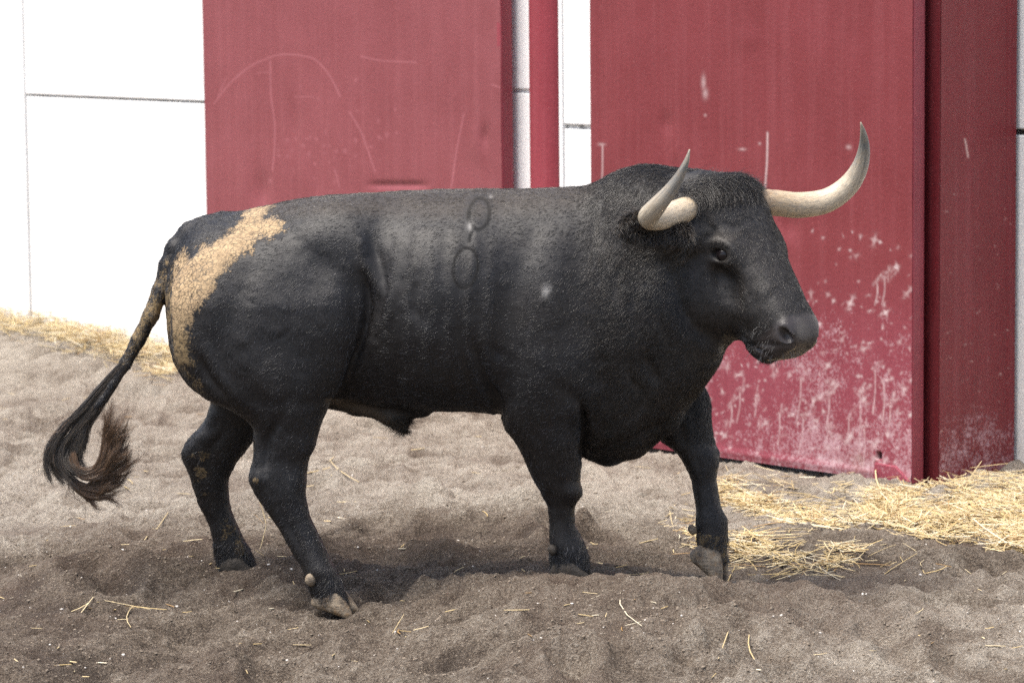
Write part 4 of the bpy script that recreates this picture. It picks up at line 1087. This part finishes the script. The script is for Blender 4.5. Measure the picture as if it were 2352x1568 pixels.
o = wbox('back_sheet', rR1+.05, rR0, -TH, -.045, -.008, 2.7, rp.m, doorR, 0); red_obj(o)
# welded corner patch with a rim, and the bolt hole above it
pts = [(2012, 1062), (2060, 1070), (2092, 1104), (2090, 1125), (2008, 1125)]
rr_ = [run_at(u, v) for u, v in pts]
zz_ = [P(u, v, WP(r, 0, 0)[1])[2] for (u, v), r in zip(pts, rr_)]
V = [WP(r, .012, z) for r, z in zip(rr_, zz_)]+[WP(r, -.004, z) for r, z in zip(rr_, zz_)]
F_ = [(0, 1, 2, 3, 4), (9, 8, 7, 6, 5)]+[(i, i+5, (i+1) % 5+5, (i+1) % 5) for i in range(5)]
o = mesh_obj('corner_patch', V, F_, rp.m, doorR, False); red_obj(o, (.27, .055, .08), np.full(10, .40)); b = o.modifiers.new('b', 'BEVEL'); b.width = .004; b.segments = 2
# slim weld bead down the edge
V, F_ = tube([WP(rR1+.002, .001, z) for z in np.linspace(.02, 2.7, 160)], .005+.0015*rng.normal(0, 1, 160).clip(-1, 1), 6)
o = mesh_obj('weld_bead', V, F_, rp.m, doorR); red_obj(o, (.33, .06, .08), np.full(len(V), .2))
# hinge pin, lower bracket and the deep corner post
post = bpy.data.objects.new('steel_post', None); COL.objects.link(post)
tag(post, 'dark red steel corner post beside the splashed door at the right edge', 'post', kind='thing')
def post_fn(n): return None
# the post side face is square to the wall: it runs back from the door end
def rbox(name, r0, r1, o0, o1, z0, z1, parent, c, spl, step=None):
    o = wbox(name, r0, r1, o0, o1, z0, z1, rp.m, parent, .004); red_obj(o, c, np.full(len(o.data.vertices), spl)); return o
def post_panel():
    r = rR1-.052; O = np.arange(-.575, -.105, .006); Zs = np.arange(-.1, 2.7, .006)
    OO, ZZ2 = np.meshgrid(O, Zs, indexing='ij'); oo, zz = OO.ravel(), ZZ2.ravel()
    b = np.stack([W0[0]+WE[0]*r+WN[0]*oo, W0[1]+WE[1]*r+WN[1]*oo, zz], 1); u, v, _ = proj(b)
    disp = .0018*fbm(b, 2.5, 2)+.003*np.exp(-((u-2235)/2.2)**2)*(.4+.6*(vnoise(b, 30) > 0))-.003*np.exp(-((u-2312)/2)**2)
    V = b-np.r_[WE, 0]*disp[:, None]
    i = np.arange(len(oo)).reshape(OO.shape); Q = np.stack([i[:-1, :-1], i[:-1, 1:], i[1:, 1:], i[1:, :-1]], -1).reshape(-1, 4)
    nrm = np.cross(V[Q[0, 1]]-V[Q[0, 0]], V[Q[0, 3]]-V[Q[0, 0]])
    if nrm@np.r_[-WE, 0] < 0: Q = Q[:, ::-1]
    c = np.tile(np.array([.165, .013, .019]), (len(oo), 1)); m = .7*line_mask(u, v, [(2217, 320), (2224, 360)], 2.2)
    for _ in range(90):
        su, sv = rng.uniform(2150, 2335), 420+640*rng.random()**.7; an = rng.normal(-.5, .3); L_ = 1.2+4*rng.random()**4; a_ = (u-su)*math.cos(an)+(v-sv)*math.sin(an); q_ = -(u-su)*math.sin(an)+(v-sv)*math.cos(an)
        m = np.maximum(m, rng.uniform(.15, .6)*np.exp(-(a_/L_)**2-(q_/1.3)**2))
    c = c*(1-m[:, None])+np.array([.62, .46, .42])*m[:, None]
    o = mesh_obj('side_plate', V, Q, rp.m, post); add_attr(o, 'paint', c); add_attr(o, 'splash', .04+.43*sstep(800, 1030, v)+.10*fbm(b, 4, 3)*sstep(800, 900, v))
post_panel()
rbox('core', rR1-.046, rR1+.30, -.57, -.11, -.1, 2.7, post, (.12, .015, .02), .1)
V, F_ = tube([WP(rR1-.040, -.088, z) for z in np.linspace(.09, 2.7, 40)], np.full(40, .020), 14)
o = mesh_obj('hinge_pipe', V, F_, rp.m, post); red_obj(o, (.16, .03, .04), np.full(len(V), .22))
gm = N('galvanised'); gm.p(Base_Color=(.42, .42, .40), Metallic=.4, Roughness=.6)
V, F_ = tube([WP(rR1-.040, -.088, z) for z in np.linspace(-.02, .089, 6)], np.full(6, .015), 12)
mesh_obj('hinge_pin', V, F_, gm.m, post)
# jamb post between left door and white strip: a round-fronted steel column
jamb = bpy.data.objects.new('steel_post', None); COL.objects.link(jamb)
tag(jamb, 'slim round-fronted red steel jamb between the left door and the white strip', 'post', kind='thing')
pr = []
for k in range(13):
    a = math.pi*k/12; pr.append((rJ1+(rJ0-rJ1)*(.5-.5*math.cos(a)), -.075+.05*math.sin(a)))
pr += [(rJ0, -.19), (rJ1, -.19)]
zs_ = np.linspace(-.1, 2.9, 60); V = [WP(r, o_, z) for z in zs_ for r, o_ in pr]; n_ = len(pr); F_ = []
for i in range(len(zs_)-1):
    for j in range(n_):
        k = (j+1) % n_; F_.append((i*n_+j, i*n_+k, (i+1)*n_+k, (i+1)*n_+j))
F_ = [f[::-1] for f in F_] if np.cross(np.subtract(V[1], V[0]), np.subtract(V[n_], V[0]))@np.r_[WN, 0] < 0 else F_
o = mesh_obj('column', V, F_, rp.m, jamb); red_obj(o, (.28, .045, .06), np.full(len(V), .14))
# white wall beyond the right post
wall4 = bpy.data.objects.new('white_wall', None); COL.objects.link(wall4)
tag(wall4, 'sliver of white wall past the red post at the right edge', 'wall', kind='thing')
for z0, z1 in ((-.3, 1.36), (1.385, WT)):
    wbox('panel', rR1-16.0, rR1+.2, -.75, -.60, z0, z1, cw.m, wall4, .006)
wbox('backing', rR1-16.0, rR1+.2, -.85, -.751, -.3, WT, cj.m, wall4, 0)

# ------------------------------------------------------------------ straw
sw = N('straw'); sw.p(Base_Color=sw.attr('scol', 'Color'), Roughness=.55)
sw.b.inputs['Specular IOR Level'].default_value = .35
def straw_mesh(C, L, az_, tilt, bend, wd, kink=None, seg=4, lay=0.0):
    "many stalks: arrays of centres, lengths, headings, tilts"
    n = len(C); t = np.linspace(-.5, .5, seg+1)
    d = np.stack([np.cos(az_)*np.cos(tilt), np.sin(az_)*np.cos(tilt), np.sin(tilt)], 1)
    side = np.stack([-np.sin(az_), np.cos(az_), np.zeros(n)], 1); upv = np.cross(d, side)
    mid = C[:, None]+(L[:, None]*t)[..., None]*d[:, None]+((bend*L)[:, None]*(t*t*4-.3))[..., None]*side[:, None]
    if kink is not None: mid = mid+((kink*L)[:, None]*np.maximum(t-.1, 0))[..., None]*side[:, None]
    w_ = wd[:, None]*(1-.35*np.abs(t)*2*.6)
    A = mid+w_[..., None]*side[:, None]; B_ = mid+(w_*.75)[..., None]*(-upv if False else upv)[:, None]*1.0; D_ = mid-w_[..., None]*side[:, None]; E_ = mid-(w_*.3)[..., None]*upv[:, None]
    V = np.stack([A, B_, D_, E_], 2)              # n, seg+1, 4
    base = (np.arange(n)*(seg+1)*4)[:, None, None]
    F_ = []
    for i in range(seg):
        for j in range(4):
            k = (j+1) % 4; F_.append((i*4+j, i*4+k, (i+1)*4+k, (i+1)*4+j))
    Fa = (np.array(F_)[None]+base).reshape(-1, 4)
    return V.reshape(-1, 3), Fa, (seg+1)*4
def straw_cols(n, pale=.5):
    v = rng.random((n, 1)); q = rng.random((n, 1))
    c = np.array([.56, .41, .18])*(1-v)+np.array([.72, .60, .38])*v
    return np.where(q < .10, np.array([.34, .21, .09]), np.where(q > 1-.25*pale, np.array([.78, .70, .52]), c))*rng.uniform(.75, 1.1, (n, 1))
def straw_obj(name, C, L, az_, tilt, bend, wd, label, cat='straw', kind='stuff', kink=None, group=None):
    V, F_, per = straw_mesh(C, L, az_, tilt, bend, wd, kink)
    o = mesh_obj(name, V, F_, sw.m); add_attr(o, 'scol', np.repeat(straw_cols(len(C)), per, 0))
    tag(o, label, cat, group, kind)
    return o
def pile(n, uvfn, name, label, Lr=(.05, .24), hgt=.05, flat=.22):
    u, v, h = uvfn(n); C = hits(u, v); m = len(u)
    L = rng.uniform(Lr[0], Lr[1], m)*rng.uniform(.6, 1, m); C[:, 2] += .004+h*hgt*rng.random(m)**1.5
    return straw_obj(name, C, L, rng.uniform(0, 6.28, m), rng.normal(0, flat, m), rng.normal(0, .06, m), rng.uniform(.0013, .0031, m), label, kink=rng.normal(0, .25, m)*(rng.random(m) < .4))
def right_uv(n):
    # wide drift: main mass to the right, a curling arm reaching left to the stepping hoof
    k = rng.random(n); u = np.empty(n); v = np.empty(n); h = np.empty(n)
    a = k < .64; na = a.sum(); u[a] = 2400-420*rng.random(na)**1.5; ex = rng.random(na) < .16; u[a] = np.where(ex, 2400+330*rng.random(na), u[a]); v[a] = 1124+(rng.random(na)**.85)*(158-.16*np.abs(2400-u[a])); h[a] = 1.0-.7*(u[a] < 2160)
    b = (k >= .64) & (k < .78); nb = b.sum(); t = rng.random(nb); u[b] = 1990-340*t; v[b] = 1205+16*np.sin(t*3.1+2.6)-70*np.maximum(t-.55, 0)*2+rng.normal(0, 9, nb); h[b] = .35
    c = (k >= .78) & (k < .87); nc = c.sum(); t = rng.random(nc); u[c] = 1960-290*t; v[c] = 1262+14*np.sin(t*5)+rng.normal(0, 7, nc)+10*t; h[c] = .3
    d = (k >= .87) & (k < .97); nd = d.sum(); u[d] = rng.normal(2110, 110, nd); v[d] = rng.normal(1150, 24, nd); h[d] = .5
    e = k >= .97; ne = e.sum(); u[e] = rng.uniform(1660, 2380, ne); v[e] = rng.uniform(1075, 1330, ne); h[e] = .1
    q_ = np.stack([u/55, v/20, np.zeros(n)], -1)
    ok = (vnoise(q_, 1.0) > -.30-.5*(rng.random(n) < .25)) & (v > 1068+.14*np.maximum(0, 1650-u)) & (u > 1560) & ~((u < 2150) & (u > 1980) & (v < 1124)) & ~((u < 2110) & (v < 1050+.14*(u-1650)+10))
    return u[ok], v[ok], h[ok]
pile(9300, right_uv, 'straw_drift', 'thick drift of yellow straw on the sand by the right post', (.05, .26), .038, .20)
def left_uv(n):
    u = rng.uniform(-420, 470, n); v = 795-.03*np.maximum(-u, 0)+.22*np.maximum(u-150, 0)+rng.normal(0, 12, n)+8*rng.random(n)
    ok = v > 750; return u[ok], v[ok], np.ones(ok.sum())*(.9-.5*sstep(200, 420, u[ok]))
pile(4200, left_uv, 'straw_drift', 'soft bank of straw along the foot of the white wall at left', hgt=.08)
def step_uv(n):
    u = rng.normal(1590, 34, n); v = rng.normal(1225, 30, n); return u, v, np.full(n, .2)
pile(130, step_uv, 'straw_drift', 'small patch of straw behind the stepping fore hoof', (.03, .11), .03)
def loose_uv(n):
    u = rng.uniform(-20, 2370, n); v = 900+660*rng.random(n); return u, v, np.full(n, .05)
pile(210, loose_uv, 'loose_straw', 'short bits of straw strewn singly across the open sand', (.02, .10), .01, .10)
def clump(items, label, name='straw_wisp'):
    "a few stalks, each given by two picture end points resting on the sand; every stalk is a part"
    root = bpy.data.objects.new(name, None); COL.objects.link(root); tag(root, label, 'straw', 'single straw wisps lying on the sand', 'thing')
    for k, (u0, v0, u1, v1, b_, w_, *rise) in enumerate(items):
        if rise:
            p0 = hit(u0, v0); p1 = P(u1, v1, p0[1]+.01)
        else:
            p0 = hit(u0, v0)+np.array([0, 0, .008]); p1 = hit(u1, v1)+np.array([0, 0, .008])
        if k == 0: root.location = p0; rl = np.array(p0)
        d = p1-p0; l = np.linalg.norm(d); one = lambda x: np.array([x], float)
        V, F_, per = straw_mesh(one((p0+p1)/2-rl).reshape(1, 3), one(l), one(math.atan2(d[1], d[0])), one(math.asin(d[2]/l)), one(b_), one(w_*.75))
        o = mesh_obj('stalk', V, F_, sw.m, root); add_attr(o, 'scol', np.repeat(straw_cols(1), per, 0))
    return root
clump([(165, 1395, 225, 1380, .1, .004), (222, 1382, 262, 1386, 0, .003), (205, 1405, 300, 1392, .05, .003), (262, 1398, 330, 1390, 0, .005), (300, 1390, 382, 1416, .05, .003), (298, 1400, 292, 1436, .08, .0025), (240, 1388, 345, 1396, .0, .003), (180, 1388, 215, 1392, 0, .003)], 'flat forked wisp of straw on the sand at lower left')
clump([(598, 1262, 612, 1205, .03, .003, 1), (612, 1205, 597, 1152, .05, .0035, 1), (606, 1200, 584, 1180, .05, .002, 1), (610, 1206, 622, 1232, .05, .002, 1), (600, 1190, 590, 1204, 0, .002, 1)], 'upright stalk of straw between the two hind legs')
clump([(542, 1284, 541, 1235, .04, .003, 1), (575, 1292, 560, 1246, .05, .002, 1), (606, 1290, 586, 1262, 0, .002, 1)], 'thin straw stuck up against the far hind foot')
clump([(902, 1455, 928, 1410, 0, .0025, 1), (928, 1412, 935, 1440, .05, .002, 1), (930, 1455, 965, 1462, .05, .0045), (950, 1458, 985, 1450, .1, .003), (905, 1460, 945, 1466, .0, .002)], 'yellow straw tuft with a bent stalk in the centre foreground')
clump([(1405, 1332, 1460, 1328, .05, .004), (1440, 1330, 1500, 1318, .08, .003), (1470, 1322, 1530, 1335, .1, .003), (1425, 1336, 1455, 1340, .0, .003), (1455, 1340, 1458, 1358, 0, .003), (1490, 1316, 1496, 1300, 0, .002)], 'flat cluster of straw in front of the fore legs')
clump([(495, 1318, 528, 1300, 0, .0028), (528, 1300, 574, 1328, .03, .0028)], 'straw bent into a chevron below the far hind foot')
clump([(1298, 1285, 1352, 1256, 0, .003, 1), (1290, 1290, 1330, 1282, .05, .0035), (1320, 1288, 1345, 1284, .05, .003), (1330, 1290, 1342, 1306, .1, .0025)], 'straws lying over the sunk near fore hoof')
clump([(1655, 1452, 1712, 1418, .05, .003), (1712, 1420, 1742, 1452, .06, .0035), (1650, 1455, 1690, 1436, .0, .003)], 'hooked straw pieces on the sand right of centre front')
clump([(1790, 1452, 1890, 1422, .04, .0035)], 'long single straw pointing right in the front sand')
clump([(1420, 1458, 1450, 1438, .1, .0025), (1450, 1438, 1525, 1446, .12, .0025)], 'thin curved straw in the middle foreground')
clump([(705, 1085, 760, 1092, .05, .004), (755, 1092, 820, 1116, .04, .004), (760, 1095, 775, 1110, 0, .003)], 'straw wisp lying behind the near hind hock')
clump([(328, 1240, 352, 1205, 0, .003), (360, 1232, 386, 1184, 0, .003), (255, 1245, 280, 1256, .1, .003)], 'pair of parallel straws on the sand left of the hind legs')
clump([(2008, 1090, 2022, 1145, .02, .005), (2022, 1140, 2060, 1190, 0, .004)], 'stout straw leaning up below the door corner patch')
clump([(1880, 1082, 1980, 1098, .0, .004), (1800, 1102, 1860, 1090, .05, .003)], 'long straws lying under the bottom edge of the door')
